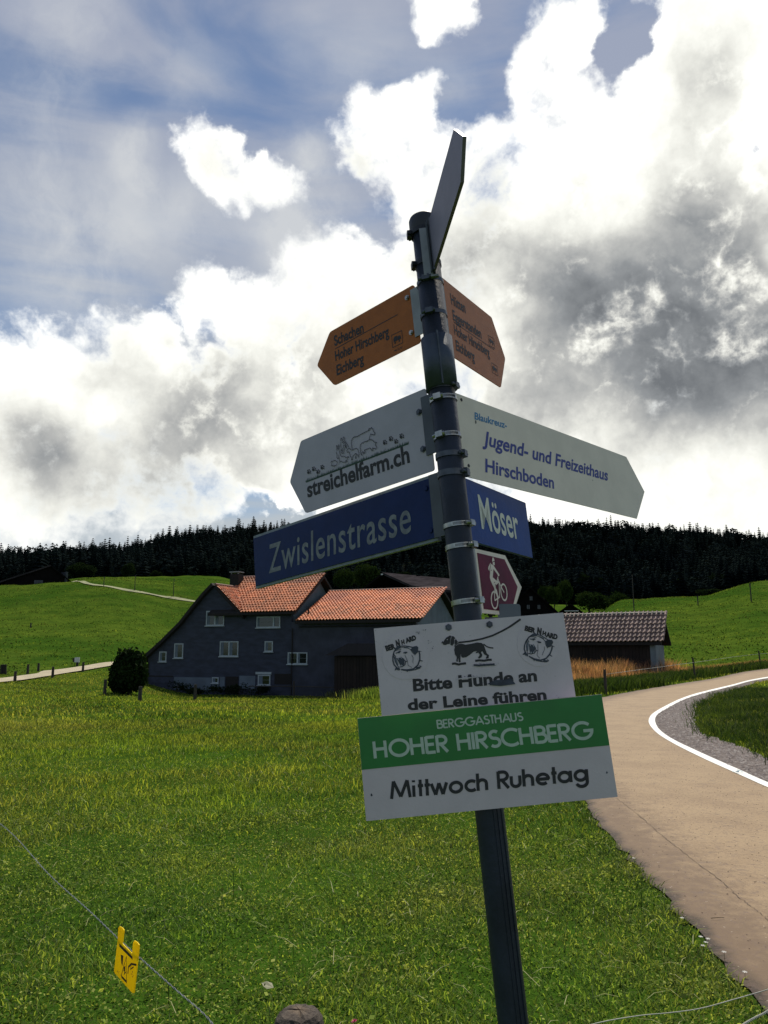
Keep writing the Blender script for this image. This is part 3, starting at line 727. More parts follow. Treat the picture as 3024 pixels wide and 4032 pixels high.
# dark farmhouse with three small windows
t, fr = gable_house('dark_farmhouse', 'black timber house with three tiny windows between signpost and shed', 2000, 2470, 112, R(8), 6.4, 2.6, 5.6, 9, M_BLACKWOOD, M_BLACKWOOD, .6)
for (qx, qy) in ((2091, 2356), (2080, 2390), (2122, 2390)):
    x0, z0 = fr.F(qx - 5, qy + 8); x1, z1 = fr.F(qx + 5, qy - 8)
    w = MB().box((x0, -.06, z0), (x1, -.01, z1)).build('window', mat('dim_pane', (.075, .082, .095), .4), t)
    MB().box(((x0 + x1) / 2 - .03, -.08, z0), ((x0 + x1) / 2 + .03, -.06, z1)).build('glazing_bar', M_BLACKWOOD, w)
t, fr = gable_house('outbuilding', 'small dark outbuilding with a bright gutter above the shed roof', 2190, 2470, 98, R(10), 3.6, 1.6, 2.9, 5, M_BLACKWOOD, M_BLACKWOOD, .4)
x0, z0 = fr.F(2222, 2407); x1, z1 = fr.F(2277, 2407)
MB().tube([(x0, -.6, z0), (x1, -.6, z0)], .06, 6).build('gutter', bpy.data.materials['zinc'], t)

# ------------------------------------------------------------------ woods
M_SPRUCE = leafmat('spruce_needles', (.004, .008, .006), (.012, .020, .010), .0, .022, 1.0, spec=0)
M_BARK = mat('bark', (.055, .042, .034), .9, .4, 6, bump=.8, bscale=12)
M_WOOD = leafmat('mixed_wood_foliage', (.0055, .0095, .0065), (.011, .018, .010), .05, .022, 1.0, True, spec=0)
def spruce_arrays(h, seed, tiers=11, spikes=7):
    r = np.random.default_rng(seed); V = []; F = []
    for t in range(tiers):
        q = t / tiers; z = h * (.06 + .90 * q); rad = h * .165 * (1 - q)**.9 + .012 * h; dz = h * .085 * (1 - q * .5)
        n0 = len(V); V.append((0, 0, z + dz)); a0_ = r.random() * 6
        for s in range(spikes * 2):
            an = a0_ + math.pi * s / spikes; rr = rad * (r.uniform(.8, 1.15) if s % 2 == 0 else r.uniform(.35, .5))
            V.append((rr * math.cos(an), rr * math.sin(an), z - (dz * .35 if s % 2 == 0 else -dz * .1) + r.uniform(-.012, .012) * h))
        for s in range(spikes * 2): F.append((n0, n0 + 1 + s, n0 + 1 + (s + 1) % (spikes * 2)))
    return np.array(V, float), np.array(F)
variants = [spruce_arrays(1.0, s, 12, 6) for s in range(6)]
# thousands of trees of the wooded ridge: one mass; the nearer and skyline spruces are things
def forest_points(n, y0, y1, u0=-.66, u1=.66):
    y = np.sqrt(rng.random(n) * (y1**2 - y0**2) + y0**2); u = rng.uniform(u0, u1, n); return u * y, y
fx, fy = forest_points(5200, 385, 690)
ex_x, ex_y = forest_points(700, 374, 388); fx = np.concatenate([fx, ex_x]); fy = np.concatenate([fy, ex_y]); fz = tz(fx, fy)
fh = rng.uniform(10, 18, len(fx)) * np.where(rng.random(len(fx)) < .12, 1.25, 1)
def round_arrays(seed):
    r = np.random.default_rng(seed); n = 110; d = r.normal(size=(n, 3)); d /= np.linalg.norm(d, axis=1)[:, None]; d[:, 2] *= .95
    C = d * [.24, .24, .40] * r.uniform(.75, 1.1, (n, 1)) + [0, 0, .52]; a = np.cross(d, r.normal(size=(n, 3))); a /= np.linalg.norm(a, axis=1)[:, None]; b = np.cross(d, a) + d * .5
    V = np.stack([C - a * .07, C + a * .07, C + b * .10], 1).reshape(-1, 3); return V, np.arange(3 * n).reshape(n, 3)
rounds = [round_arrays(s) for s in range(4)]; TT = []
VV = []; FF = []; off = 0
for i in range(len(fx)):
    isr = rng.random() < .30
    V, Fa = rounds[i % 4] if isr else variants[i % 6]; h = fh[i] * (.8 if isr else 1); wsc = rng.uniform(1.1, 2.0) if not isr else rng.uniform(.9, 1.4)
    TT.append(np.full(len(V), rng.uniform(.35, .72) if isr else rng.uniform(.05, .55)))
    c, s = math.cos(i * 2.1), math.sin(i * 2.1)
    P = V * [h * wsc, h * wsc, h]; P = np.stack([P[:, 0] * c - P[:, 1] * s + fx[i], P[:, 0] * s + P[:, 1] * c + fy[i], P[:, 2] + fz[i] - .5], 1)
    VV.append(P); FF.append(Fa + off); off += len(V)
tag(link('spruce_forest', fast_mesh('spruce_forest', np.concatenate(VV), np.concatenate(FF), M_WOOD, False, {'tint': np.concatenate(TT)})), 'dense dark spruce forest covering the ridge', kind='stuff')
# skyline spruces
crowns = []
for s in range(6):
    V, Fa = spruce_arrays(20.0, 40 + s, 14, 7); V[:, :2] *= random.uniform(.8, 1.15); crowns.append(fast_mesh('crown', V, Fa, M_SPRUCE))
trunk_me = MB().tube([(0, 0, -1), (0, 0, 16)], .28, 6, .08).mesh('trunk', M_BARK)
for i in range(190):
    px = -30 + i * 16.3 + random.uniform(-7, 7)
    Y = random.uniform(625, 655); r = ray(px, 2150); X = r[0] / r[1] * Y
    o = empty('spruce_tree', (X, Y, float(tz(X, Y)) - .5), random.random() * 6)
    s = random.uniform(.34, .72) * (1.25 if random.random() < .12 else 1); o.scale = (s * random.uniform(1.0, 1.6),) * 2 + (s,)
    tag(o, 'dark spruce in the line of trees along the ridge skyline', 'tree', 'spruces on the ridge skyline')
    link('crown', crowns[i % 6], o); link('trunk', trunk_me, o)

def crown_mesh(name, rx, ry, rz, n, leaf, seed, m, lobes=9, zc=0.0, hollow=.55):
    """leafy crown: many leaf clumps spread through several overlapping lobes"""
    r = np.random.default_rng(seed)
    L = []
    for k in range(lobes):
        d = r.normal(size=3); d /= np.linalg.norm(d); d[2] = abs(d[2]) * .9 - .25
        L.append((d * [rx * .55, ry * .55, rz * .55], r.uniform(.38, .6)))
    L.append((np.zeros(3), .7))
    k = r.integers(0, len(L), n); C = np.array([l[0] for l in L])[k]; s = np.array([l[1] for l in L])[k]
    d = r.normal(size=(n, 3)); d /= np.linalg.norm(d, axis=1)[:, None]
    rad = (hollow + (1 - hollow) * r.random(n)) * r.uniform(.85, 1.1, n)
    P = C + d * (rad * s)[:, None] * [rx, ry, rz]; P[:, 2] += zc
    a = r.normal(size=(n, 3)); a = a + d * .6; a /= np.linalg.norm(a, axis=1)[:, None]
    t1 = np.cross(a, r.normal(size=(n, 3))); t1 /= np.linalg.norm(t1, axis=1)[:, None]; t2 = np.cross(a, t1)
    sz = leaf * r.uniform(.5, 1.3, n)[:, None]
    V = np.stack([P - t1 * sz, P - t2 * sz * .6, P + t1 * sz, P + t2 * sz * .6], 1).reshape(-1, 3)
    F = np.arange(4 * n).reshape(n, 4)
    return fast_mesh(name, V, F, m)
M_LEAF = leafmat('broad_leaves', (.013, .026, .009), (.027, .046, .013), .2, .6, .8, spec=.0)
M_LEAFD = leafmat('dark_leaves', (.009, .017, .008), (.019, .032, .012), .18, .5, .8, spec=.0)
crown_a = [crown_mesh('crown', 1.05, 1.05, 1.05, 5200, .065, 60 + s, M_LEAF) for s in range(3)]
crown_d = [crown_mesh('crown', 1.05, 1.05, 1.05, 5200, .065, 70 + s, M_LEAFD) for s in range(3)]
tr_me = MB().tube([(0, 0, -1.2), (0.03, 0, -.5), (0, .02, .2)], .07, 7, .03).tube([(0.02, 0, -.6), (.25, .1, 0)], .03, 5, .012).tube([(0.02, 0, -.55), (-.22, -.1, .1)], .03, 5, .012).mesh('trunk', M_BARK)
def broad_tree(px0, px1, pyt, pyb, Y, label, dark=False, k=0, group=None):
    """round tree between two picture columns and rows, standing on the ground at distance Y"""
    r = ray((px0 + px1) / 2, pyb); X = r[0] / r[1] * Y
    top = at((px0 + px1) / 2, pyt, Y)[2]; bot = float(tz(X, Y)); base_ = at((px0 + px1) / 2, pyb, Y)[2]
    bot = min(bot, base_)
    w = (px1 - px0) / 3100 * Y / 2 * 1.05; h = (top - base_) / 2 * .92
    o = empty('broadleaf_tree', (X, Y, bot), k * 1.7); tag(o, label, 'tree', group)
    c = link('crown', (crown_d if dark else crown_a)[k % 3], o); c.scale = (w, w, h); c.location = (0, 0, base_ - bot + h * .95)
    t = link('trunk', tr_me, o); t.scale = (w, w, max(h, (base_ - bot + h) / 1.1)); t.location = c.location
    return o
BT = [  # picture extents, distance
    (490 * .5422 + 0, 685 * .5422, 2198, 2290, 200, 'round dark tree beside the barn on the left hill', True),
    (480, 535, 2198, 2285, 260, 'bushy tree in front of the forest left of the house', True),
    (590, 640, 2235, 2285, 270, 'small pale bush at the forest edge above the left hill', True),
    (1310, 1400, 2215, 2335, 105, 'leafy tree just right of the farmhouse main roof', False),
    (1390, 1505, 2195, 2340, 108, 'tall leafy tree with feathery top behind the wing roof', False),
    (2255, 2390, 2305, 2425, 150, 'full rounded green tree left of the tall thin pole', False),
    (2385, 2475, 2308, 2425, 155, 'darker green tree touching the tall thin pole behind the shed', False),
    (2150, 2215, 2285, 2400, 240, 'pale green tree right of the purple bike sign', False),
    (2195, 2265, 2255, 2390, 280, 'taller light green tree at the forest foot above the outbuilding', False),
    (2120, 2165, 2290, 2370, 260, 'small light tree behind the black house gable', False),
    (2270, 2330, 2240, 2330, 380, 'grey green tree low on the forest slope above the rounded tree', True),
    (2335, 2385, 2250, 2330, 385, 'grey green tree on the forest slope next to its twin', True),
    (2640, 2700, 2260, 2350, 395, 'feathery tree at the forest edge above the meadow crest', True),
    (2790, 2890, 2235, 2345, 390, 'broad bushy tree at the forest edge near the right border', True),
    (2740, 2850, 2310, 2352, 175, 'low bushes in the dip of the meadow crest on the right', True),
    (1560, 1620, 2245, 2275, 120, 'low shrub peeking over the long grey roof', True),
    (1810, 2060, 2300, 2440, 150, 'dark leafy tree directly behind the signpost', True),
    (1930, 2010, 2320, 2420, 200, 'dark tree behind the purple bike sign', True),
]
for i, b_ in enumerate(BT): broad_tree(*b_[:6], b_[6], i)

# round laurel bush at the left corner of the house
M_BUSH = leafmat('laurel_leaves', (.008, .018, .006), (.018, .034, .009), .14, 1.2, .8, spec=.03)
pb = ground(505, 2733)
bush = empty('laurel_bush', pb); tag(bush, 'tall rounded dark laurel bush at the left corner of the farmhouse', 'bush')
S_ = pb[1] / 3100.
lm = crown_mesh('foliage', 78 * S_, 66 * S_, 118 * S_, 20000, .13, 5, M_BUSH, 40, 0, .45)
o = link('foliage', lm, bush); o.location = (0, 0, 76 * S_)
MB().tube([(0, 0, -.2), (.05, 0, 1.2)], .10, 7, .05).build('stem', M_BARK, bush)
# plants along the foot of the facade
for i, (hx, hy, w, h, lb) in enumerate([(3.6, -1.1, 1.2, .55, 'low dark shrub under the small cellar window'), (6.6, -1.0, 1.1, .5, 'low dark shrub in front of the cellar door'), (8.6, -.9, 1.3, .6, 'dark shrub below the pale lintel window'), (10.3, -.9, .9, .5, 'small dark shrub right of the lintel window'), (5.2, -1.3, .7, .35, 'tiny shrub with pale blossom at the foot of the facade')]):
    P = H(hx, hy); z = float(tz(P[0], P[1])); o = empty('shrub', (P[0], P[1], z)); tag(o, lb, 'shrub')
    link('foliage', crown_mesh('foliage', w, .6, h, 500, .07, 90 + i, M_LEAFD, 6, h * .7), o)
    MB().tube([(0, 0, -.1), (0, 0, h)], .03, 5).build('stem', M_BARK, o)

# ------------------------------------------------------------------ posts and poles in the fields
M_POST = mat('weathered_post', (.055, .045, .038), .9, .4, 6, bump=.8, bscale=14, stretch=(3, 3, .6))
def post(px, pyb, pyt, label, group=None, name='fence_post', w=.05, lean=0.0, Y=None, cap=False):
    P = ground(px, pyb) if Y is None else np.array([*(ray(px, pyb)[:1] / ray(px, pyb)[1] * Y), Y, 0])
    if Y is not None: P[2] = float(tz(P[0], P[1]))
    top = at(px, pyt, P[1])[2]; h = top - P[2]
    o = empty(name, P); tag(o, label, 'post' if name == 'fence_post' else 'pole', group)
    MB().tube([(0, 0, -.3), (lean * h * .5, 0, h * .5), (lean * h, 0, h)], w, 7, w * .85).build('post' if name == 'fence_post' else 'shaft', M_POST, o)
    if name != 'fence_post': MB().tube([(lean * h, 0, h - .05), (lean * h, 0, h + .12)], w * 1.4, 6).build('insulator', M_POST, o)
    else: MB().box((-w * .2, -w - .02, h * .80), (w * .2, -w + .01, h * .80 + .04)).build('insulator', M_DARK, o)
    return o, P, h
def z7(x, y): return x / 1.8433, 2100 + y / 1.8433
def z8(x, y): return 2000 + x / 1.6201, 2000 + y / 1.6201
fl = []
for x, yb, yt, lb in [(107, 1082, 1000, 'dark fence post on the near side of the pale lane, leftmost'), (381, 1048, 968, 'dark fence post on the near side of the pale lane left of the bush'), (601, 1004, 934, 'dark fence post at the lane between white board and bush'), (200, 1022, 950, 'fence post beyond the lane, left one of the close pair'), (277, 1001, 942, 'fence post beyond the lane, right one of the close pair')]:
    fl.append(post(*z7(x, yb), z7(x, yt)[1], lb, 'fence posts along the pale lane', w=.10))
for x, yb, yt, lb in [(760, 1168, 1060, 'thick post in the meadow just left of the laurel bush'), (1015, 1218, 1110, 'post in front of the left corner of the house'), (1415, 1212, 1096, 'thin post in front of the small cellar window')]:
    fl.append(post(*z7(x, yb), z7(x, yt)[1], lb, 'posts in front of the farmhouse', w=.10))
o, Pq, hq = post(*z6(990, 822), z6(990, 725)[1], 'post before the blue facade holding a low rail', 'posts in front of the farmhouse', w=.07)
MB().tube([(-3.2, 1.2, hq * .62), (0, 0, hq * .66), (4.6, -1.7, hq * .62)], .035, 6).build('rail', M_POST, o)
post(*z7(222, 684), z7(222, 650)[1], 'tiny lone stake halfway up the left hill', w=.10)
o, Pq, hq = post(*z7(44, 1026), z7(34, 950)[1], 'leaning dark stick with a hanging bucket by the lane', w=.06, lean=-.10)
MB().tube([(-.25, 0, .05), (-.25, 0, .75)], .22, 8).build('bucket', M_DARK, o)
P = ground(*z7(560, 962)); h = 60 / 1.8433 * P[1] / 3100
o = empty('notice_board', P); tag(o, 'small white notice board on a post beside the pale lane', 'sign')
MB().box((-.1, -.05, -.2), (.1, .05, h * .45)).build('post', M_POST, o); MB().box((-.22, -.12, h * .42), (.22, -.06, h)).build('board', mat('white_board', (.6, .6, .58), .6), o)
MB().box((-.42, -.02, h * .45), (-.22, .02, h * .9)).build('side_panel', M_POST, o)
for x, yb, yt, Y, lb in [(753, 385, 318, 150, 'thin pole on the left hill near the dark barn'), (977, 418, 312, 135, 'thin pole in the middle of the three on the left hill'), (1258, 460, 333, 125, 'thin pole on the left hill nearest to the farmhouse roof')]:
    post(*z7(x, yb), z7(x, yt)[1], lb, 'thin poles on the left hill', 'field_pole', .07)
for x, yb, yt, lb in [(1213, 620, 566, 'short pole on the right meadow below the crest'), (1553, 600, 486, 'pole high on the right meadow near the right border')]:
    post(*z8(x, yb), z8(x, yt)[1], lb, 'poles on the right meadow', 'field_pole', .10)
post(*z8(806, 684), z8(797, 432)[1], 'tall thin pole rising behind the shed roof', None, 'field_pole', .07, Y=100)
right_posts = []
for x, yb, yt, lb in [(624, 1192, 1030, 'thick fence post in the grass left part of the shed front'), (1195, 1096, 958, 'leaning fence post right of the shed beside the road'), (1612, 1010, 912, 'fence post at the road near the right border')]:
    right_posts.append(post(*z8(x, yb), z8(x, yt)[1], lb, 'fence posts along the far road edge', w=.055 if x > 700 else .06, lean=-.05 if x > 1000 else 0))
def wire(name, pts, r, m, label, cat='wire', twist=0):
    P = smooth_curve(pts, 8); P = [tuple(q) for q in P]; mb = MB()
    if twist:
        n = twist; Q = resample3(P, n); 
        for s in range(2):
            pp = []
            for i, q in enumerate(Q):
                t = (Vector(Q[min(i + 1, n - 1)]) - Vector(Q[max(i - 1, 0)])).normalized(); a = t.cross(Vector((0, 0, 1))).normalized(); b_ = t.cross(a)
                an = i * .9 + s * math.pi; pp.append(tuple(Vector(q) + a * math.cos(an) * r + b_ * math.sin(an) * r))
            mb.tube(pp, r * .75, 5)
    else: mb.tube(P, r, 6)
    o = mb.build(name, m, None, True); tag(o, label, cat); return o
def resample3(P, n):
    P = np.array(P); d = np.concatenate([[0], np.cumsum(np.linalg.norm(np.diff(P, axis=0), axis=1))]); t = np.linspace(0, d[-1], n)
    return [tuple(np.interp(q, d, P[:, k]) for k in range(3)) for q in t]
M_WIRE = mat('steel_wire', (.22, .24, .26), .4, .3, 30, metal=.6)
M_WIREW = mat('white_polywire', (.42, .42, .37), .5, .25, 30)
rp = [(q[1][0], q[1][1], q[1][2] + q[2] * .8) for q in right_posts]
wire('road_fence_wire', rp + [(rp[-1][0] + 6, rp[-1][1] + 2, rp[-1][2] + .3)], .008, M_WIREW, 'thin pale wire strung between posts beside the far road edge')

# ------------------------------------------------------------------ near electric fence
def atz(px, py, z):
    r = ray(px, py); return CAM + r * ((z - EYE) / r[2])
WH = .66
wpts = [atz(-260, 3080, WH + .10), atz(0, 3243, WH + .07), atz(190, 3440, WH + .02), atz(350, 3585, WH), atz(467, 3697, WH - .01), atz(547, 3768, WH - .01), atz(690, 3895, WH - .005), atz(800, 3990, WH + .003), atz(860, 4060, WH + .01), atz(1010, 4230, WH + .02)]
wire('twisted_fence_wire', wpts, .0015, M_WIRE, 'twisted steel fence wire running from the lower left past the yellow tag', 'wire', 420)
wire('white_fence_wire', [atz(2150, 4090, .78), atz(2345, 4030, .78), atz(2512, 4000, .78), atz(2635, 3988, .78), atz(2757, 3971, .78), atz(2880, 3938, .79), atz(3024, 3896, .80), atz(3200, 3840, .82)], .0011, M_WIREW, 'thin white fence wire crossing the lower right corner')
wire('pale_rope', [atz(2860, 4080, .7), atz(2936, 4030, .7), atz(2980, 4005, .7), atz(3024, 3982, .7), atz(3150, 3900, .72)], .0020, M_WIREW, 'pale twisted rope in the extreme lower right corner', 'rope', 160)
# old round fence post, only its top in view
ptop = at(1178, 3995, 2.25)
fp = empty('old_fence_post', (ptop[0], ptop[1], 0)); tag(fp, 'top of a weathered round wooden post at the lower edge', 'post')
zt = ptop[2]; rp_ = .068; mb = MB(); segs = 28
prof = [(0, zt + .012), (.030, zt + .011), (.050, zt + .006), (.061, zt - .006), (.066, zt - .025), (.067, zt - .2), (.068, zt - .6), (.07, -.3)]
for i, (rr, z) in enumerate(prof):
    for k in range(segs):
        an = 2 * math.pi * k / segs; q = rr * (1 + random.uniform(-.035, .02)) * (.93 if k in (5, 13, 22) and i > 2 else 1)
        mb.v.append((q * math.cos(an), q * math.sin(an), z + random.uniform(-.0015, .0015) - (.006 if k in (5, 13, 22) and 0 < i < 4 else 0)))
for i in range(len(prof) - 1):
    for k in range(segs):
        mb.f.append((i * segs + k, i * segs + (k + 1) % segs, (i + 1) * segs + (k + 1) % segs, (i + 1) * segs + k)); mb.mi.append(0)
def post_end_material():
    m = bpy.data.materials.new('grey_end_grain'); m.use_nodes = True; nt = m.node_tree; n = NG(nt); b = nt.nodes['Principled BSDF']; b.inputs['Roughness'].default_value = .95
    pos = n.new('ShaderNodeTexCoord').outputs['Object']
    c = n.mix(n.ramp(n.noise(pos, 38, 6, .7)['Fac'], .35, .65), (.035, .026, .022, 1), (.10, .078, .060, 1))
    d = n.v('LENGTH', n.v('MULTIPLY', pos, (1, 1, 0)))
    c = n.mix(n.ramp(n.m('ADD', d, n.m('MULTIPLY', n.noise(pos, 30, 4)['Fac'], .02)), .018, .045, .75, 0), c, (.19, .14, .095, 1))
    nt.links.new(c, b.inputs['Base Color'])
    bp = n.new('ShaderNodeBump'); bp.inputs['Strength'].default_value = 1; bp.inputs['Distance'].default_value = .006
    n.put(bp.inputs['Height'], n.noise(pos, 90, 5, .7)['Fac']); nt.links.new(bp.outputs[0], b.inputs['Normal']); return m
mb.build('post', post_end_material(), fp, False)
# yellow warning tag
M_YEL = leafmat('yellow_plastic', (.92, .74, .012), (.88, .68, .010), .40, 9, .4)
M_BLK = mat('black_print', (.012, .012, .013), .6, .2, 20)
YT = atz(467, 3700, WH - .01); YR = atz(547, 3771, WH - .01)
ux = (YR - YT); ux[2] = 0; ux /= np.linalg.norm(ux); un = np.array([ux[1], -ux[0], 0])
if un @ (CAM - YT) < 0: un = -un
def plane_uv(O, eu, ev, en, px, py):
    r = ray(px, py); t = ((O - CAM) @ en) / (r @ en); P = CAM + r * t - O; return float(P @ eu), float(P @ ev)
Yz = np.array([0, 0, 1.0])
def zf(x, y): return 350 + x / 1.659, 3550 + y / 1.659
def yuv(x, y): return plane_uv(YT, ux, Yz, un, *zf(x, y))
ywm = Matrix(((ux[0], 0, un[0], YT[0]), (ux[1], 0, un[1], YT[1]), (0, 1, 0, YT[2]), (0, 0, 0, 1)))
yt = empty('warning_tag', mat=ywm); tag(yt, 'yellow plastic warning tag hanging on the twisted wire', 'warning tag')
body = [yuv(*q) for q in [(193, 250), (170, 455), (176, 468), (290, 598), (300, 596), (326, 366), (328, 350)]]
ear1 = [yuv(*q) for q in [(193, 252), (198, 172), (206, 161), (224, 170), (235, 186), (226, 262), (221, 272)]]
ear2 = [yuv(*q) for q in [(290, 345), (294, 268), (302, 253), (322, 266), (334, 283), (328, 352), (324, 372)]]
full = [yuv(*q) for q in [(193, 250), (170, 455), (176, 468), (290, 598), (300, 596), (326, 366), (334, 283), (322, 266), (302, 253), (294, 268), (288, 338), (222, 272), (226, 262), (235, 186), (224, 170), (206, 161), (198, 172)]]
MB().prism(full[::1], 2, 0, .003).build('tag_plate', M_YEL, yt)
def flat(parent, name, polys, m, z=.0035, dz=.00003):
    mb = MB()
    for i, p_ in enumerate(polys):
        mb.poly([(a, b, z + (i % 12) * dz) for a, b in p_])
    me = mb.raw(name, m)
    for p_ in me.polygons: pass
    o = link(name, me, parent); return o
def ribbon(pts, w, closed=False, taper=None):
    """stroke of width w as quads with mitred joints"""
    P = [np.array(p, float) for p in pts]; n = len(P); L = []; Rr = []
    for i in range(n):
        a = P[(i - 1) % n] if (closed or i) else P[i]; b = P[(i + 1) % n] if (closed or i < n - 1) else P[i]
        d1 = P[i] - a; d2 = b - P[i]
        if np.linalg.norm(d1) < 1e-9: d1 = d2
        if np.linalg.norm(d2) < 1e-9: d2 = d1
        d1 = d1 / (np.linalg.norm(d1) + 1e-12); d2 = d2 / (np.linalg.norm(d2) + 1e-12)
        n1 = np.array([-d1[1], d1[0]]); n2 = np.array([-d2[1], d2[0]]); m_ = n1 + n2; k = np.linalg.norm(m_)
        m_ = n1 if k < .3 else m_ / k; c = max(m_ @ n1, .5)
        ww = w if taper is None else w * taper[i]
        L.append(P[i] + m_ * ww / 2 / c); Rr.append(P[i] - m_ * ww / 2 / c)
    out_ = []
    for i in range(n if closed else n - 1):
        j = (i + 1) % n; out_.append([Rr[i], Rr[j], L[j], L[i]])
    return out_
tri = [yuv(*q) for q in [(252, 358), (218, 482), (253, 528)]]
pr = ribbon(tri, .004, True) + [[yuv(*q) for q in [(215, 345), (232, 352), (226, 420), (219, 400)]]]
pr += ribbon([yuv(*q) for q in [(206, 282), (292, 368)]], .009)
pr += [[yuv(*q) for q in [(236, 425), (246, 418), (243, 455), (250, 462), (236, 478), (240, 455), (233, 450)]]]
pr += ribbon([yuv(*q) for q in [(220, 488), (254, 524)]], .007)
pr += ribbon([yuv(*q) for q in [(262, 470), (266, 425), (285, 405), (318, 412)]], .006) + ribbon([yuv(*q) for q in [(285, 405), (280, 440), (300, 425)]], .004)
flat(yt, 'warning_print', pr, M_BLK)
sp = []
for q in [(195, 455), (285, 470), (292, 485), (200, 462), (288, 460)]:
    for _ in range(4):
        u, v = yuv(q[0] + random.uniform(-5, 5), q[1] + random.uniform(-6, 6)); s_ = .0016; sp.append([(u - s_, v - s_), (u + s_, v - s_ * .8), (u + s_ * .7, v + s_), (u - s_, v + s_)])
flat(yt, 'small_print', sp, mat('brown_print', (.22, .13, .02), .6), .0033)

# ------------------------------------------------------------------ signpost
cT, sT = math.cos(PITCH), math.sin(PITCH)
def c2w(v):
    v = np.array(v, float); return np.array([v[0], v[2] * cT - v[1] * sT, v[1] * cT + v[2] * sT])
P0 = CAM + c2w([0.17274194, -0.11685484, 1.75])
PD = c2w([-0.08727992, 0.96814506, 0.23468568]); PD /= np.linalg.norm(PD)
PU = c2w([0.98969997, 0.11110621, -0.09027394]); PU /= np.linalg.norm(PU)
PN = c2w([-0.1134733, 0.22438931, -0.96787047]); PN /= np.linalg.norm(PN)
def pole_v(py):   # height along the post of a picture row
    lo_, hi = -1.6, 1.2
    for _ in range(40):
        m_ = (lo_ + hi) / 2; P = P0 + PD * m_ - CAM
        zc = P[1] * cT + P[2] * sT; yc = -P[1] * sT + P[2] * cT
        y = 2016 - FPX * yc / zc
        if y > py: lo_ = m_
        else: hi = m_
    return (lo_ + hi) / 2
def post_matrix(v=0.0):
    O = P0 + PD * v
    return Matrix(((PU[0], PN[0] * -1, PD[0], O[0]), (PU[1], PN[1] * -1, PD[1], O[1]), (PU[2], PN[2] * -1, PD[2], O[2]), (0, 0, 0, 1)))
M_POLE = mat('galvanised_blue_grey', (.026, .033, .052), .5, .35, 9, metal=.15, spec=.3, bump=.12, bscale=60, col2=(.018, .022, .033), detail=6)
M_SLEEVE = mat('sleeve_grey', (.06, .075, .10), .5, .3, 12, metal=.4, bump=.1, bscale=50)
M_STEEL = mat('clamp_steel', (.42, .42, .40), .32, .35, 40, metal=.9)
M_DSTEEL = mat('dull_clamp', (.09, .10, .125), .45, .3, 40, metal=.6)
M_BRACK = mat('bracket_light', (.30, .31, .31), .5, .2, 20, metal=.5)
M_BRACKD = mat('bracket_dark', (.085, .095, .115), .5, .2, 20, metal=.4)
vbase = -1.66; vtop = pole_v(870)
# the Y axis of the post frame points away from the camera
base_v = -((P0[2]) / PD[2]) - .25
pole = empty('signpost', mat=post_matrix(base_v)); tag(pole, 'dark blue grey steel post leaning left and carrying all the signs', 'post')
SG = 40
def lathe(prof, seg=SG, ang0=0, ang1=2 * math.pi, close=True):
    mb = MB(); n = len(prof)
    for r_, z in prof:
        for k in range(seg + (0 if close else 1)):
            a_ = ang0 + (ang1 - ang0) * k / seg; mb.v.append((r_ * math.cos(a_), r_ * math.sin(a_), z))
    m_ = seg if close else seg + 1
    for i in range(n - 1):
        for k in range(seg):
            mb.f.append((i * m_ + k, i * m_ + (k + 1) % m_, (i + 1) * m_ + (k + 1) % m_, (i + 1) * m_ + k)); mb.mi.append(0)
    return mb
PR = .030
def L_(v): return v - base_v
shaft = lathe([(PR, 0), (PR, L_(pole_v(3600))), (PR, L_(pole_v(2500))), (PR, L_(vtop)), (PR * .9, L_(vtop) + .001), (0.001, L_(vtop) + .002)]).build('shaft', M_POLE, pole, True)
# flat ribs on the lower shaft (lengthwise grooves)
rb = MB()
for a_ in (-38, -58, -74):
    an = R(a_); c_, s_ = math.cos(an), math.sin(an); t_ = R(3)
    z0, z1 = .02, L_(pole_v(3150))
    p = [(math.cos(an - t_) * (PR - .001), math.sin(an - t_) * (PR - .001)), (math.cos(an - t_ * .6) * (PR + .0022), math.sin(an - t_ * .6) * (PR + .0022)), (math.cos(an + t_ * .6) * (PR + .0022), math.sin(an + t_ * .6) * (PR + .0022)), (math.cos(an + t_) * (PR - .001), math.sin(an + t_) * (PR - .001))]
    rb.prism(p, 2, z0, z1)
rb.build('rib', M_POLE, pole)
capv = L_(pole_v(905)); ct = L_(pole_v(858))
lathe([(PR + .0045, capv - .010), (PR + .006, capv), (PR + .006, ct - .010), (PR + .003, ct - .003), (PR - .006, ct + .003), (.001, ct + .005)]).build('post_cap', mat('black_plastic', (.018, .020, .026), .5), pole, True)
s0, s1 = L_(pole_v(1535)), L_(pole_v(1335))
sl_ = lathe([(PR + .0005, s0), (PR + .0075, s0), (PR + .0075, s1), (PR + .0005, s1)]); sl_.build('sleeve', M_SLEEVE, pole, True)
an = R(-86); MB().prism([(math.cos(an - .05) * (PR + .007), math.sin(an - .05) * (PR + .007)), (math.cos(an) * (PR + .0115), math.sin(an) * (PR + .0115)), (math.cos(an + .10) * (PR + .007), math.sin(an + .10) * (PR + .007))], 2, s0 + .001, s1 + .004).build('sleeve_seam', M_SLEEVE, pole)

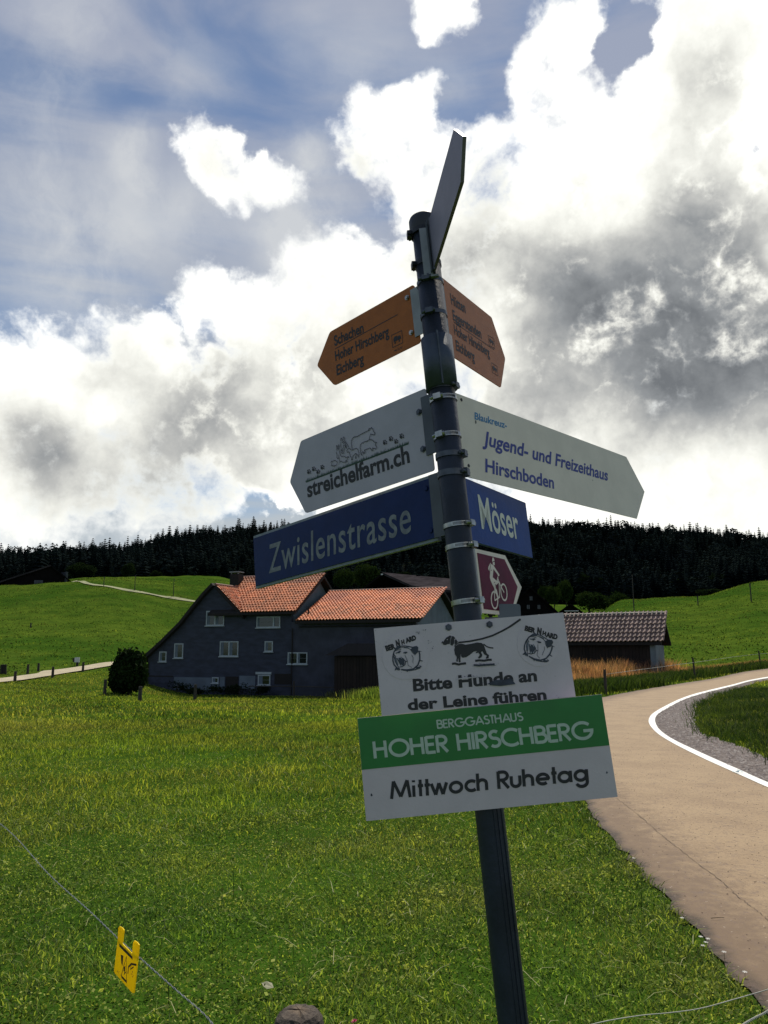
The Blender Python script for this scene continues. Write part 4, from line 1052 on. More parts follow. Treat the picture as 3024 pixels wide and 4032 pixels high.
OFFS = {'hund': .040, 'berg': .043}
FIT = {'grey': (77.1, .2, [.114, .3661, .4213, .7028, .8267, .7644]), 'oL': (37.3, .4, [-.0583, -.36, -.4211, .5581, .7157, .6392]),
       'oR': (-63.2, .3, [.0761, .3573, .4174, .5286, .7407, .635]), 'farm': (36.3, 0, [-.0582, -.4986, -.5545, .2321, .438, .3338]),
       'jug': (-54.8, .5, [.0695, .9982, 1.0995, .2128, .4222, .3167]), 'zw': (39.7, -.5, [-.0616, -.7869, .0676, .2252]),
       'mos': (-62.7, -.6, [.0743, .4144, .062, .2144]), 'bike': (-60.5, -.5, [.0744, .2189, .289, -.1047, .0443, -.0294]),
       'hund': (-13.0, .4, [-.2113, .2032, -.3064, -.1281]), 'berg': (-4.0, .5, [-.2537, .2554, -.5089, -.3067])}
class Sign:
    def __init__(s, key, name, label):
        phi, rho, q = FIT[key]; phi, rho = R(phi), R(rho); s.key = key; s.q = q
        u = PU * math.cos(phi) + PN * math.sin(phi); nn = -PU * math.sin(phi) + PN * math.cos(phi)
        s.u = u * math.cos(rho) + PD * math.sin(rho); s.v = -u * math.sin(rho) + PD * math.cos(rho); s.n = nn
        if len(q) == 4: s.m = (q[2] + q[3]) / 2
        else: s.m = (q[3] + q[4]) / 2
        s.O = P0 + nn * OFFS.get(key, 0) + PD * s.m
        M = Matrix(((s.u[0], s.v[0], s.n[0], s.O[0]), (s.u[1], s.v[1], s.n[1], s.O[1]), (s.u[2], s.v[2], s.n[2], s.O[2]), (0, 0, 0, 1)))
        s.e = empty(name, mat=M); tag(s.e, label, 'sign')
    def uv(s, px, py): return plane_uv(s.O, s.u, s.v, s.n, px, py)
    def outline(s, u_start=None):
        q = s.q
        if len(q) == 4: return [(q[0], q[2] - s.m), (q[1], q[2] - s.m), (q[1], q[3] - s.m), (q[0], q[3] - s.m)]
        a = q[0] if u_start is None else u_start
        return [(a, q[3] - s.m), (q[1], q[3] - s.m), (q[2], q[5] - s.m), (q[1], q[4] - s.m), (a, q[4] - s.m)]
def rounded(poly, r, n=4, which=None):
    out_ = []; N = len(poly)
    for i in range(N):
        p = np.array(poly[i]); a = np.array(poly[i - 1]); b = np.array(poly[(i + 1) % N])
        if which is not None and i not in which: out_.append(tuple(p)); continue
        da = (a - p) / np.linalg.norm(a - p); db = (b - p) / np.linalg.norm(b - p)
        A = p + da * r; B = p + db * r
        for k in range(n + 1):
            t = k / n; out_.append(tuple((1 - t)**2 * A + 2 * t * (1 - t) * p + t * t * B))
    return out_
def plate(sg, poly, m, th=.003, name='plate', z=0.0, edge=None):
    mb = MB(); mb.prism(poly, 2, z - th, z); return mb.build(name, m, sg.e)
_tcache = {}
def text_geo(body, bold=0.0, ref='H', spacing=1.0):
    key = (body, bold, ref, spacing)
    if key in _tcache: return _tcache[key]
    def conv(b_):
        cu = bpy.data.curves.new('t', 'FONT'); cu.body = b_; cu.offset = bold; cu.space_character = spacing; cu.resolution_u = 6; cu.fill_mode = 'FRONT' if False else 'BOTH'
        ob = bpy.data.objects.new('t', cu); COL.objects.link(ob); dg = bpy.context.evaluated_depsgraph_get(); dg.update()
        me = bpy.data.meshes.new_from_object(ob.evaluated_get(dg)); V = np.array([v.co[:] for v in me.vertices]); F = [tuple(p.vertices) for p in me.polygons]
        bpy.data.objects.remove(ob); bpy.data.curves.remove(cu); bpy.data.meshes.remove(me); return V, F
    V, F = conv(body); Hh = conv(ref)[0]; cap = Hh[:, 1].max() - max(Hh[:, 1].min(), -1)
    _tcache[key] = (V, F, cap, max(Hh[:, 1].min(), -.02)); return _tcache[key]
def letters(sg, name, body, BL, BR, TL, m, bold=0.0, ref='H', conv=None, z=.0005, spacing=1.0):
    """printed lettering: baseline from BL to BR, capital height up to TL (picture points on the sign)"""
    V, F, cap, b0_ = text_geo(body, bold, ref, spacing); c = conv or (lambda x, y: (x, y))
    a = np.array(sg.uv(*c(*BL))); b = np.array(sg.uv(*c(*BR))); t = np.array(sg.uv(*c(*TL)))
    x0, x1 = V[:, 0].min(), V[:, 0].max(); ex_ = (b - a) / (x1 - x0); ey_ = (t - a) / cap
    W = a + (V[:, :1] - x0) * ex_ + (V[:, 1:2] - b0_) * ey_
    me = bpy.data.meshes.new(name); me.from_pydata([(float(p[0]), float(p[1]), z) for p in W], [], F); me.materials.append(m); me.update()
    return link(name, me, sg.e)
def arc(cx, cy, r, a0_, a1_, n=14, ry=None):
    return [(cx + r * math.cos(R(a0_ + (a1_ - a0_) * i / n)), cy + (ry or r) * math.sin(R(a0_ + (a1_ - a0_) * i / n))) for i in range(n + 1)]
# geometric sans drawn from circles and straight strokes: (strokes, advance); capital height 1
X_ = .66
GEO = {
    'B': ([[(0, 0), (0, 1)], [(0, .95), (.24, .95)] + arc(.24, .74, .21, 90, -90) + [(0, .53)], [(0, .53), (.28, .53)] + arc(.28, .29, .24, 90, -90) + [(0, .05)]], .60),
    'E': ([[(0, 0), (0, 1)], [(0, .95), (.42, .95)], [(0, .52), (.38, .52)], [(0, .05), (.42, .05)]], .50),
    'R': ([[(0, 0), (0, 1)], [(0, .95), (.22, .95)] + arc(.22, .72, .23, 90, -90) + [(0, .49)], [(.16, .49), (.48, 0)]], .58),
    'G': ([arc(.5, .5, .47, 42, 355, 26) + [(.97, .48), (.55, .48)]], 1.04),
    'A': ([[(0, 0), (.40, 1)], [(.40, 1), (.80, 0)], [(.13, .32), (.67, .32)]], .84),
    'S': ([arc(.26, .74, .21, 40, 270, 14) + arc(.26, .29, .24, 90, -140, 14)], .56),
    'T': ([[(.22, 0), (.22, .95)], [(0, .95), (.44, .95)]], .50),
    'H': ([[(0, 0), (0, 1)], [(.55, 0), (.55, 1)], [(0, .53), (.55, .53)]], .70),
    'U': ([[(0, 1), (0, .30)] + arc(.25, .30, .25, 180, 360, 12) + [(.5, 1)]], .64),
    'O': ([arc(.49, .5, .46, 0, 360, 28)], 1.06),
    'I': ([[(0, 0), (0, 1)]], .14),
    'C': ([arc(.5, .5, .47, 48, 312, 24)], .90),
    'M': ([[(0, 0), (.12, 1)], [(.12, 1), (.46, .08)], [(.46, .08), (.80, 1)], [(.80, 1), (.92, 0)]], 1.06),
    'i': ([[(0, 0), (0, X_)], [(0, .84), (0, .96)]], .16),
    't': ([[(.12, 0), (.12, .96)], [(0, .61), (.26, .61)]], .28),
    'w': ([[(0, X_), (.20, 0)], [(.20, 0), (.38, X_)], [(.38, X_), (.56, 0)], [(.56, 0), (.76, X_)]], .84),
    'o': ([arc(.32, .33, .28, 0, 360, 22)], .72),
    'c': ([arc(.32, .33, .28, 48, 312, 18)], .58),
    'h': ([[(0, 0), (0, 1)], [(0, .36)] + arc(.21, .40, .21, 180, 0, 12) + [(.42, 0)]], .56),
    'u': ([[(0, X_), (0, .26)] + arc(.21, .26, .21, 180, 360, 12) + [(.42, X_)]], .56),
    'e': ([[(.06, .33), (.60, .33)] + arc(.32, .33, .28, 0, 308, 20)], .70),
    'a': ([arc(.30, .33, .27, 0, 360, 22), [(.60, 0), (.60, X_)]], .74),
    'g': ([arc(.30, .33, .27, 0, 360, 22), [(.60, X_), (.60, -.02)] + arc(.33, -.03, .27, 0, -160, 12)], .74),
    ' ': ([], .36)}
def geo_text(sg, name, body, BL, BR, TL, m, weight, conv, z=.0005, x0=.0):
    a = np.array(sg.uv(*conv(*BL))); b = np.array(sg.uv(*conv(*BR))); t = np.array(sg.uv(*conv(*TL)))
    x = 0; st = []
    for ch in body:
        S, adv = GEO[ch]
        for s_ in S: st.append([(x + q[0], q[1]) for q in s_])
        x += adv + .05
    W = x - .05 - (GEO[body[-1]][1] - max([q[0] for s_ in GEO[body[-1]][0] for q in s_]))
    ex_ = (b - a) / W; ey_ = (t - a); polys = []
    cap_m = np.linalg.norm(ey_)
    for s_ in st:
        closed = len(s_) > 8 and abs(s_[0][0] - s_[-1][0]) < 1e-6 and abs(s_[0][1] - s_[-1][1]) < 1e-6
        pts = [a + ex_ * q[0] + ey_ * q[1] for q in (s_[:-1] if closed else s_)]
        polys += [np.array(r_) for r_ in ribbon(pts, weight * cap_m, closed)]
    mb = MB(); i = 0; k = 0
    for p_ in polys: mb.poly([(q[0], q[1], z + (k % 40) * .000012) for q in p_]); k += 1
    return link(name, mb.raw(name, m), sg.e)
def draw(sg, name, strokes, m, conv, w, z=.0005, fills=()):
    """line drawing in print; strokes and filled outlines are picture points on the sign"""
    mb = MB(); k = 0
    for s_ in strokes:
        ww = w; pts = s_
        if isinstance(s_, tuple): pts, ww = s_
        for r_ in ribbon([sg.uv(*conv(*q)) for q in pts], ww):
            mb.poly([(q[0], q[1], z + (k % 60) * .000012) for q in r_]); k += 1
    for f_ in fills:
        mb.poly([(*sg.uv(*conv(*q)), z + (k % 60) * .000012) for q in f_]); k += 1
    return link(name, mb.raw(name, m), sg.e)
def clamp(sg, py, m=M_STEEL, rot=-40, tilt=0.0, slots=True, h=.0095, rad=PR + .0012, side=1):
    """worm-drive hose clamp round the post, child of its sign"""
    v = pole_v(py)
    Mx = post_matrix(v) @ Matrix.Rotation(tilt, 4, 'Y')
    rel = sg.e.matrix_world.inverted() @ Mx
    b_ = lathe([(rad, -h / 2), (rad + .0014, -h / 2), (rad + .0014, h / 2), (rad, h / 2), (rad, -h / 2)]).build('clamp_band', m, sg.e, False); b_.matrix_local = rel
    an = R(rot)
    hs = MB(); c_, s_ = math.cos(an), math.sin(an); r0 = rad + .001
    def pt(t, rr, z): a_ = an + t; return (math.cos(a_) * rr, math.sin(a_) * rr, z)
    hs.hexa([pt(-.22, r0, -h * .75), pt(.22, r0, -h * .75), pt(.22, r0 + .010, -h * .62), pt(-.22, r0 + .010, -h * .62), pt(-.22, r0, h * .75), pt(.22, r0, h * .75), pt(.22, r0 + .010, h * .62), pt(-.22, r0 + .010, h * .62)])
    hs.tube([pt(-.52, r0 + .0055, 0), pt(-.22, r0 + .0055, 0)], .0040, 10).tube([pt(.22, r0 + .0055, 0), pt(.36, r0 + .0055, 0)], .0052, 10)
    o = hs.build('clamp_screw', m, b_)
    if slots:
        sm = MB()
        for i in range(16):
            a_ = .40 + i * .062
            p0_, p1_ = pt(a_ * side, rad + .0016, -h * .28), pt((a_ + .022) * side, rad + .0016, -h * .28)
            sm.hexa([pt(a_ * side, rad + .0010, -h * .28), pt((a_ + .028) * side, rad + .0010, -h * .28), pt((a_ + .028) * side, rad + .0018, -h * .28), pt(a_ * side, rad + .0018, -h * .28), pt((a_ + .012) * side, rad + .0010, h * .30), pt((a_ + .040) * side, rad + .0010, h * .30), pt((a_ + .040) * side, rad + .0018, h * .30), pt((a_ + .012) * side, rad + .0018, h * .30)])
        so = sm.build('band_slots', M_BLK, b_)
    return b_
def bolt(sg, px, py, conv=None, r=.0065, m=M_DSTEEL, out=.006):
    u, v = sg.uv(*(conv(px, py) if conv else (px, py)))
    o = MB().tube([(u, v, 0), (u, v, out * .5)], r, 6).tube([(u, v, out * .5), (u, v, out)], r * .62, 10).build('bolt', m, sg.e); return o
def bracket(sg, u0, u1, v0, v1, m, z=.004, fold=.012, name='bracket'):
    v0 -= sg.m; v1 -= sg.m; a_, b_ = min(u0, u1), max(u0, u1)
    mb = MB().box((a_, v0, z - .002), (b_, v1, z + .0005))
    pu = u0 if abs(u0) < abs(u1) else u1; s_ = .0015
    mb.box((pu - s_, v0 + .001, z - fold), (pu + s_, v1 - .001, z - .0021))
    return mb.build(name, m, sg.e)
M_ORL = mat('orange_yellow_board', (.43, .118, .013), .45, .12, 30, bump=.05, bscale=120, spec=.3)
M_ALU = mat('board_edge', (.22, .15, .12), .5, .2, 20)
M_PRINT = mat('dark_print', (.020, .019, .024), .6, .1, 60)
M_WHITE = mat('white_board_face', (.47, .43, .51), .55, .08, 12, spec=.2, bump=.04, bscale=140)
M_CREAM = mat('cream_board_face', (.80, .71, .62), .55, .08, 10, spec=.2, bump=.04, bscale=140)
M_BLUE = mat('blue_enamel', (.007, .023, .112), .5, .15, 14, bump=.05, bscale=80, spec=.18)
M_NAVYTXT = mat('navy_print', (.020, .035, .26), .55, .1, 40)
M_CYANTXT = mat('light_blue_print', (.035, .20, .42), .55, .1, 40)
M_SILVER = mat('worn_silver_print', (.20, .22, .24), .5, .45, 60, col2=(.12, .135, .16))
M_WTXT = mat('white_print', (.62, .64, .56), .5, .1, 40)
M_GREYBACK = mat('dull_back_of_board', (.155, .135, .19), .5, .15, 12, metal=.2)
M_GREEN = mat('green_panel', (.010, .185, .028), .35, .15, 8)
M_GREENTXT = mat('pale_green_print', (.46, .56, .48), .45, .1, 60)
M_PURPLE = mat('wine_red_panel', (.150, .008, .040), .5, .4, 9, bump=.05, bscale=60, spec=.15)
M_FENCEPAINT = mat('pale_lip', (.20, .24, .28), .45, .3, 40)
M_SMUDGE = mat('ink_smudge', (.055, .065, .10), .7, .4, 50)

def Z1(x, y): return 1500 + x / 2.765, 450 + y / 2.765
def Z2(x, y): return 1200 + x / 1.9518, 1050 + y / 1.9518
def Z3(x, y): return 1100 + x / 2.0738, 1500 + y / 2.0738
def Z3r(x, y): return 1300 + x / 4.74, 1700 + y / 4.74
def Z4(x, y): return 1650 + x / 1.7463, 1500 + y / 1.7463
def Z4r(x, y): return 1850 + x / 4.74, 2100 + y / 4.74
def Z5(x, y): return 1400 + x / 1.5082, 2380 + y / 1.5082
def Z5r(x, y): return 1400 + x / 2.9625, 2380 + y / 2.9625
def Z5s(x, y): return 1950 + x / 4.7057, 2380 + y / 4.7057
def nat(x, y): return x, y

# grey board seen from behind, reaching towards the camera above
s = Sign('grey', 'direction_sign', 'bare grey back of an arrow board at the very top of the post')
plate(s, s.outline(.045), M_GREYBACK, .0075, z=.0)
bracket(s, .030, .052, s.q[3] - .004, s.q[4] + .006, M_BRACKD, .004, .010)
fin = MB().box((.0, -.062, .0), (.003, .062, .002))
bm_ = s.e.matrix_world.inverted() @ post_matrix(s.m - .004)
o = MB().box((-.012, -PR - .011, -.066), (.010, -PR - .006, .060)).build('mounting_plate', M_BRACK, s.e); o.matrix_local = bm_
o = MB().box((.012, -PR - .030, -.064), (.016, -PR + .004, .074)).build('mounting_fin', M_BRACKD, s.e); o.matrix_local = bm_
clamp(s, 922, mat('black_clamp', (.02, .022, .03), .5, metal=.3), -172, 0, False, .012, PR + .004); clamp(s, 1045, bpy.data.materials['black_clamp'], -168, 0, False, .012)
o = MB().box((.004, -PR - .014, -.073), (.022, -PR - .003, -.068)).build('clip', M_BRACK, s.e); o.matrix_local = bm_

# orange boards
s = Sign('oL', 'direction_sign', 'orange arrow board pointing left listing Schachen, Hoher Hirschberg and Eichberg')
plate(s, rounded(s.outline(-.050), .008), M_ORL, .003); bracket(s, -.034, -.062, s.q[3] + .018, s.q[4] - .012, M_BRACK, .003)
letters(s, 'lettering', 'Schachen', (230, 611), (455, 504), (222, 533), M_PRINT, .026, 'H', Z2)
letters(s, 'lettering', 'Hoher Hirschberg', (237, 727), (650, 533), (230, 650), M_PRINT, .026, 'H', Z2)
letters(s, 'lettering', 'Eichberg', (247, 838), (455, 741), (243, 757), M_PRINT, .026, 'H', Z2)
letters(s, 'lettering', '94 15 97', (690, 658), (752, 629), (689, 641), M_PRINT, .02, '9', Z2)
BUS = [[(672, 527), (746, 491), (752, 588), (677, 622), (672, 527)]]
def bus_icon(s, x, y, sx, sy, conv):
    def q(a_, b_): return (x + a_ * sx[0] + b_ * sy[0], y + a_ * sx[1] + b_ * sy[1])
    st = [[q(0, 0), q(1, 0), q(1, 1), q(0, 1), q(0, -.02)]]
    fl_ = [[q(.14, .62), q(.14, .34), q(.24, .22), q(.50, .22), q(.50, .62)], [q(.53, .62), q(.53, .30), q(.80, .30), q(.86, .46), q(.86, .62)], [q(.20, .66), q(.34, .66), q(.34, .78), q(.20, .78)], [q(.62, .66), q(.76, .66), q(.76, .78), q(.62, .78)]]
    draw(s, 'bus_symbol', st, M_PRINT, conv, .0016, fills=fl_)
bus_icon(s, 668, 528, (78, -37), (8, 94), Z2)
draw(s, 'rule_line', [[(232, 633), (716, 367)]], M_PRINT, Z2, .0022)
bolt(s, 790, 240, Z2, .007, M_STEEL); bolt(s, 822, 508, Z2, .007, M_STEEL)
clamp(s, 1118, M_DSTEEL, -104, 0, False, .010)
s = Sign('oR', 'direction_sign', 'orange arrow board pointing right listing Hütten, Eggerstanden, Hoher Hirschberg and Eichberg')
plate(s, rounded(s.outline(.050), .006), M_ORL, .003); bracket(s, .034, .066, s.q[3] + .020, s.q[4] - .014, M_BRACK, .003)
letters(s, 'lettering', 'Hütten', (1127, 289), (1238, 360), (1115, 202), M_PRINT, .026, 'H', Z2)
letters(s, 'lettering', 'Eggerstanden', (1141, 410), (1360, 556), (1131, 326), M_PRINT, .026, 'H', Z2)
letters(s, 'lettering', 'Hoher Hirschberg', (1151, 521), (1422, 697), (1143, 441), M_PRINT, .026, 'H', Z2)
letters(s, 'lettering', 'Eichberg', (1163, 641), (1307, 731), (1157, 559), M_PRINT, .026, 'H', Z2)
bus_icon(s, 1408, 526, (45, 30), (8, 75), Z2); bus_icon(s, 1434, 738, (43, 28), (8, 75), Z2)
draw(s, 'rule_line', [[(1143, 424), (1455, 638)]], M_PRINT, Z2, .0022)
clamp(s, 1246, M_DSTEEL, -104, 0, False, .010)

# petting-farm board
s = Sign('farm', 'direction_sign', 'white arrow board pointing left with farm animal drawing and streichelfarm.ch lettering')
plate(s, rounded(s.outline(-.048), .007), M_WHITE, .003); bracket(s, -.033, -.064, s.q[3] + .040, s.q[4] - .020, M_BRACKD, .003, .016)
letters(s, 'lettering', 'streichelfarm.ch', (232, 953), (1068, 664), (221, 822), M_PRINT, .030, 'l', Z3)
grass_px = []
st = [([(218, 826), (636, 668), (1055, 512)], .0036)]
for i in range(150):
    t = i / 149; x_ = 218 + 837 * t; y_ = 826 - 314 * t; hh = random.uniform(12, 34) * (1.25 if random.random() < .15 else 1); dx = random.uniform(-4, 4)
    grass_px.append([(x_ - 3, y_), (x_ + 3, y_), (x_ + dx, y_ - hh)])
draw(s, 'grass_print', st, mat('dark_green_print', (.018, .055, .035), .6), Z3, .003, fills=grass_px)
paw = []
for cx_, cy_, q in [(243, 745, 1), (283, 722, 1), (318, 745, 1), (352, 708, 1), (863, 506, 1.05), (912, 476, 1.1), (955, 498, 1.05), (999, 455, 1.15)]:
    paw.append([(cx_ - 4 + 10 * q * math.cos(t), cy_ + 3 + 12 * q * math.sin(t)) for t in np.linspace(0, 6.28, 10)[:-1]])
    for dx, dy in ((-9, -14), (3, -18), (13, -8), (13, 6)):
        paw.append([(cx_ + dx * q + 5 * q * math.cos(t), cy_ + dy * q + 6 * q * math.sin(t)) for t in np.linspace(0, 6.28, 7)[:-1]])
for i_ in range(8): draw(s, 'paw_print', [], M_PRINT, Z3, .002, z=.0014, fills=paw[i_ * 5:i_ * 5 + 5])
cow = [(600, 560), (592, 520), (592, 490), (600, 472), (615, 458), (640, 455), (660, 442), (690, 426), (720, 412), (738, 402), (733, 394), (740, 388), (748, 392), (758, 381), (762, 390), (770, 398), (772, 410), (785, 428), (782, 441), (765, 440), (750, 434), (742, 460), (740, 478)]
pig = [(668, 566), (663, 540), (668, 520), (680, 508), (700, 498), (722, 492), (738, 481), (755, 480), (770, 488), (780, 500), (800, 504), (790, 514), (790, 526), (800, 540), (794, 556), (780, 552), (766, 548), (770, 562), (762, 572), (752, 556), (745, 548), (720, 558), (700, 566), (706, 582), (694, 596), (690, 578), (682, 582), (680, 610), (672, 596), (668, 566)]
goat = [(x / 2.2857 + 414.7, y / 2.2857 + 414.8) for x, y in []]
st = [cow, pig]
g2 = [[(365, 375), (385, 455), (405, 480), (405, 525), (428, 525), (432, 455), (470, 420), (485, 405), (500, 412), (490, 500), (480, 498), (495, 440)], [(500, 412), (530, 445), (545, 485), (550, 440), (545, 390), (530, 345), (515, 320), (490, 312), (450, 328), (430, 342), (395, 342), (380, 310), (345, 322), (322, 350), (325, 380), (345, 388), (362, 370)],
      [(215, 330), (213, 380), (240, 412), (265, 392), (270, 345), (290, 300), (295, 265)], [(210, 180), (208, 130), (222, 118), (235, 165), (255, 155), (255, 105), (268, 98), (280, 130), (285, 180), (320, 225), (350, 270), (362, 300)], [(215, 190), (212, 250), (218, 330), (240, 375), (252, 350), (245, 320), (262, 290), (258, 250)], [(250, 180), (240, 200), (262, 215), (275, 260), (300, 265), (318, 320), (310, 260), (285, 205), (262, 185), (250, 180)],
      [(135, 360), (128, 290), (130, 258), (142, 262), (150, 320), (160, 330), (165, 255), (175, 240), (180, 300), (178, 350), (190, 400), (205, 440), (218, 460)], [(132, 370), (125, 395), (140, 440), (135, 480), (150, 505), (165, 495), (175, 460), (172, 430)],
      [(220, 470), (245, 465), (265, 458), (290, 470), (310, 490), (345, 465), (358, 470), (330, 500), (325, 540), (300, 545), (285, 570), (240, 570), (225, 550), (200, 560), (185, 590)], [(290, 560), (320, 540), (325, 560), (300, 580)], [(25, 580), (35, 550), (50, 565), (75, 535), (105, 540), (135, 555), (150, 590)], [(30, 590), (38, 605), (30, 630), (45, 640), (70, 630), (85, 655), (95, 625), (115, 640), (130, 610), (150, 600)], [(185, 480), (180, 530), (195, 560)]]
draw(s, 'animal_drawing', st, M_PRINT, Z3, .0017, z=.0022)
draw(s, 'animal_drawing', g2, M_PRINT, Z3r, .0015, z=.0022)
bolt(s, 1143, 255, Z3, .0085); bolt(s, 1176, 557, Z3, .0085)
clamp(s, 1577, M_STEEL, -110, -.03, True, .0105); clamp(s, 1722, M_STEEL, -118, -.03, True, .0105)

# youth-house board
s = Sign('jug', 'direction_sign', 'long cream arrow board pointing right reading Blaukreuz- Jugend- und Freizeithaus Hirschboden')
plate(s, s.outline(.036), M_CREAM, .002)
letters(s, 'lettering', 'Blaukreuz-', (381, 263), (603, 329), (381, 214), M_CYANTXT, .026, 'H', Z4)
letters(s, 'lettering', 'Jugend- und Freizeithaus', (438, 437), (1297, 688), (449, 342), M_NAVYTXT, .024, 'H', Z4)
letters(s, 'lettering', 'Hirschboden', (455, 627), (928, 742), (455, 532), M_NAVYTXT, .024, 'H', Z4)
for q in ((290, 130), (340, 583)):
    u, v = s.uv(*Z4(*q)); MB().tube([(u, v, .0002), (u, v, .0012)], .0042, 12).build('bolt_hole', M_BLK, s.e)
u0, v0 = s.uv(*Z4(318, 120)); u1, v1 = s.uv(*Z4(352, 655))
MB().box((.040, -.098, .0003), (.052, .098, .0016)).build('mounting_strip', mat('yellowed_strip', (.60, .56, .42), .6, .3, 30, col2=(.36, .33, .26)), s.e)
u, v = s.uv(*Z4(389, 283)); flat(s.e, 'stain', [[(u - .003, v - .005), (u + .002, v - .003), (u + .003, v + .004), (u - .001, v + .005)]], M_PRINT, .0006)
u, v = s.uv(*Z4(1193, 683)); flat(s.e, 'stain', [[(u - .002, v - .002), (u + .002, v - .002), (u + .001, v + .003)]], M_PRINT, .0006)
clamp(s, 1531, M_DSTEEL, -22, .02, True, .011, side=-1); clamp(s, 1797, M_DSTEEL, -20, .02, False, .012)

# street-name boards
s = Sign('zw', 'street_sign', 'long blue street name board reading Zwislenstrasse')
q = s.q
plate(s, s.outline(), M_FENCEPAINT, .012, z=-.0005)
inn = [(q[0] - .004, q[2] - s.m + .007), (q[1] + .004, q[2] - s.m + .007), (q[1] + .004, q[3] - s.m - .008), (q[0] - .004, q[3] - s.m - .008)]
plate(s, inn, M_BLUE, .003, 'blue_panel', .0030)
letters(s, 'lettering', 'Zwislenstrasse', (1063, 2258), (1623, 2096), (1063, 2146), M_SILVER, .008, 'Z', nat, .0036, 1.08)
bracket(s, -.032, -.066, q[2] + .006, q[3] - .002, M_BRACKD, .006, .014)
bolt(s, 1208, 880, Z3, .008, M_BLUE); bolt(s, 1248, 1222, Z3, .008, M_BLUE)
clamp(s, 1869, M_DSTEEL, -18, .03, False, .014); clamp(s, 2071, M_STEEL, -28, -.02, True, .0100, side=-1)
s = Sign('mos', 'street_sign', 'short blue street name board reading Möser')
q = s.q
plate(s, [(.036, q[2] - s.m), (q[1], q[2] - s.m), (q[1], q[3] - s.m), (.036, q[3] - s.m)], mat('blue_enamel_lit', (.012, .052, .250), .45, .15, 14, bump=.05, bscale=80, spec=.12), .010)  # brighter blue: stronger light on this right-facing board is put into the colour
letters(s, 'lettering', 'Möser', (431, 1016), (694, 1094), (401, 779), M_WTXT, .012, 'H', Z4)
clamp(s, 2155, M_STEEL, -28, -.02, True, .0105, side=-1)

# bike route board
s = Sign('bike', 'route_sign', 'wine red arrow plate pointing right with white mountain biker symbol')
ol = s.outline(.050); ol[0] = (q_ := .066, ol[0][1]); ol[-1] = (.066, ol[-1][1])
plate(s, ol, M_CREAM, .003)
inner = [s.uv(*Z4r(*p)) for p in [(258, 1414), (770, 1470), (884, 1000), (640, 488), (133, 365)]]
plate(s, inner, M_PURPLE, .001, 'red_panel', .0012)
cb = M_CREAM
def ell(cx_, cy_, rx_, ry_, tilt, n=26):
    return [(cx_ + rx_ * math.cos(t) * math.cos(tilt) - ry_ * math.sin(t) * math.sin(tilt), cy_ + rx_ * math.cos(t) * math.sin(tilt) + ry_ * math.sin(t) * math.cos(tilt)) for t in np.linspace(0, 2 * math.pi, n)]
st = [(ell(449, 1248, 60, 158, -.08), .0042), (ell(622, 1102, 56, 152, -.12), .0042), ([(500, 820), (520, 880), (560, 985), (625, 1108)], .0036), ([(530, 900), (540, 1190)], .0034), ([(452, 1255), (545, 1190)], .0034), ([(437, 1070), (452, 1262)], .0034), ([(445, 1050), (505, 1175), (520, 1180)], .0036), ([(430, 1000), (530, 900)], .003)]
fl_ = [[(416, 443), (440, 490), (445, 515), (398, 535), (402, 480)], [(412, 548), (448, 530), (455, 590), (440, 602), (422, 580)],
       [(375, 550), (338, 620), (330, 660), (352, 712), (362, 640), (380, 560)],
       [(392, 572), (430, 600), (520, 740), (540, 770), (538, 800), (515, 800), (505, 770), (430, 670), (415, 820), (480, 880), (520, 890), (510, 915), (485, 930), (480, 990), (515, 1160), (500, 1180), (440, 1020), (420, 980), (380, 890), (362, 830), (368, 680), (378, 590)],
       [(515, 798), (520, 840), (505, 900), (492, 880), (498, 830)]]
draw(s, 'biker_symbol', st, M_CREAM, Z4r, .003, z=.0016, fills=fl_)
flat(s.e, 'symbol_dots', [[s.uv(*Z4r(*(cx_ + 9 * math.cos(t), cy_ + 9 * math.sin(t)))) for t in np.linspace(0, 6.28, 9)[:-1]] for cx_, cy_ in ((442, 920), (384, 692))] + [[s.uv(*Z4r(*p)) for p in [(455, 950), (470, 960), (482, 1060), (470, 1040)]]], M_PURPLE, .0028)
bracket(s, .034, .064, s.q[3] - .004, s.q[4] + .004, M_BRACK, .002)
clamp(s, 2372, M_STEEL, -30, -.02, True, .011, side=-1)
# rounded blue-grey plate peeping out behind the bike board
sx = FIT['bike']; O_ = P0
cL, cR_, cTp, cBt = (1995, 2052, 2378, 2470)
pn = empty('back_plate', at(2030, 2430, 1.86)); tag(pn, 'small rounded blue grey plate peeping out behind the bike arrow', 'plate')
A_ = at(1960, 2378, 1.86) - at(2030, 2430, 1.86); B_ = at(2052, 2470, 1.86) - at(2030, 2430, 1.86)
MB().prism(rounded([(A_[0], B_[2]), (B_[0], B_[2]), (B_[0], A_[2]), (A_[0], A_[2])], .008), 1, 0, .004).build('plate', mat('blue_grey_plate', (.11, .14, .17), .5), pn)
MB().box((A_[0] - .03, .004, -.02), (A_[0] + .03, .012, .0)).build('bracket', M_DSTEEL, pn)

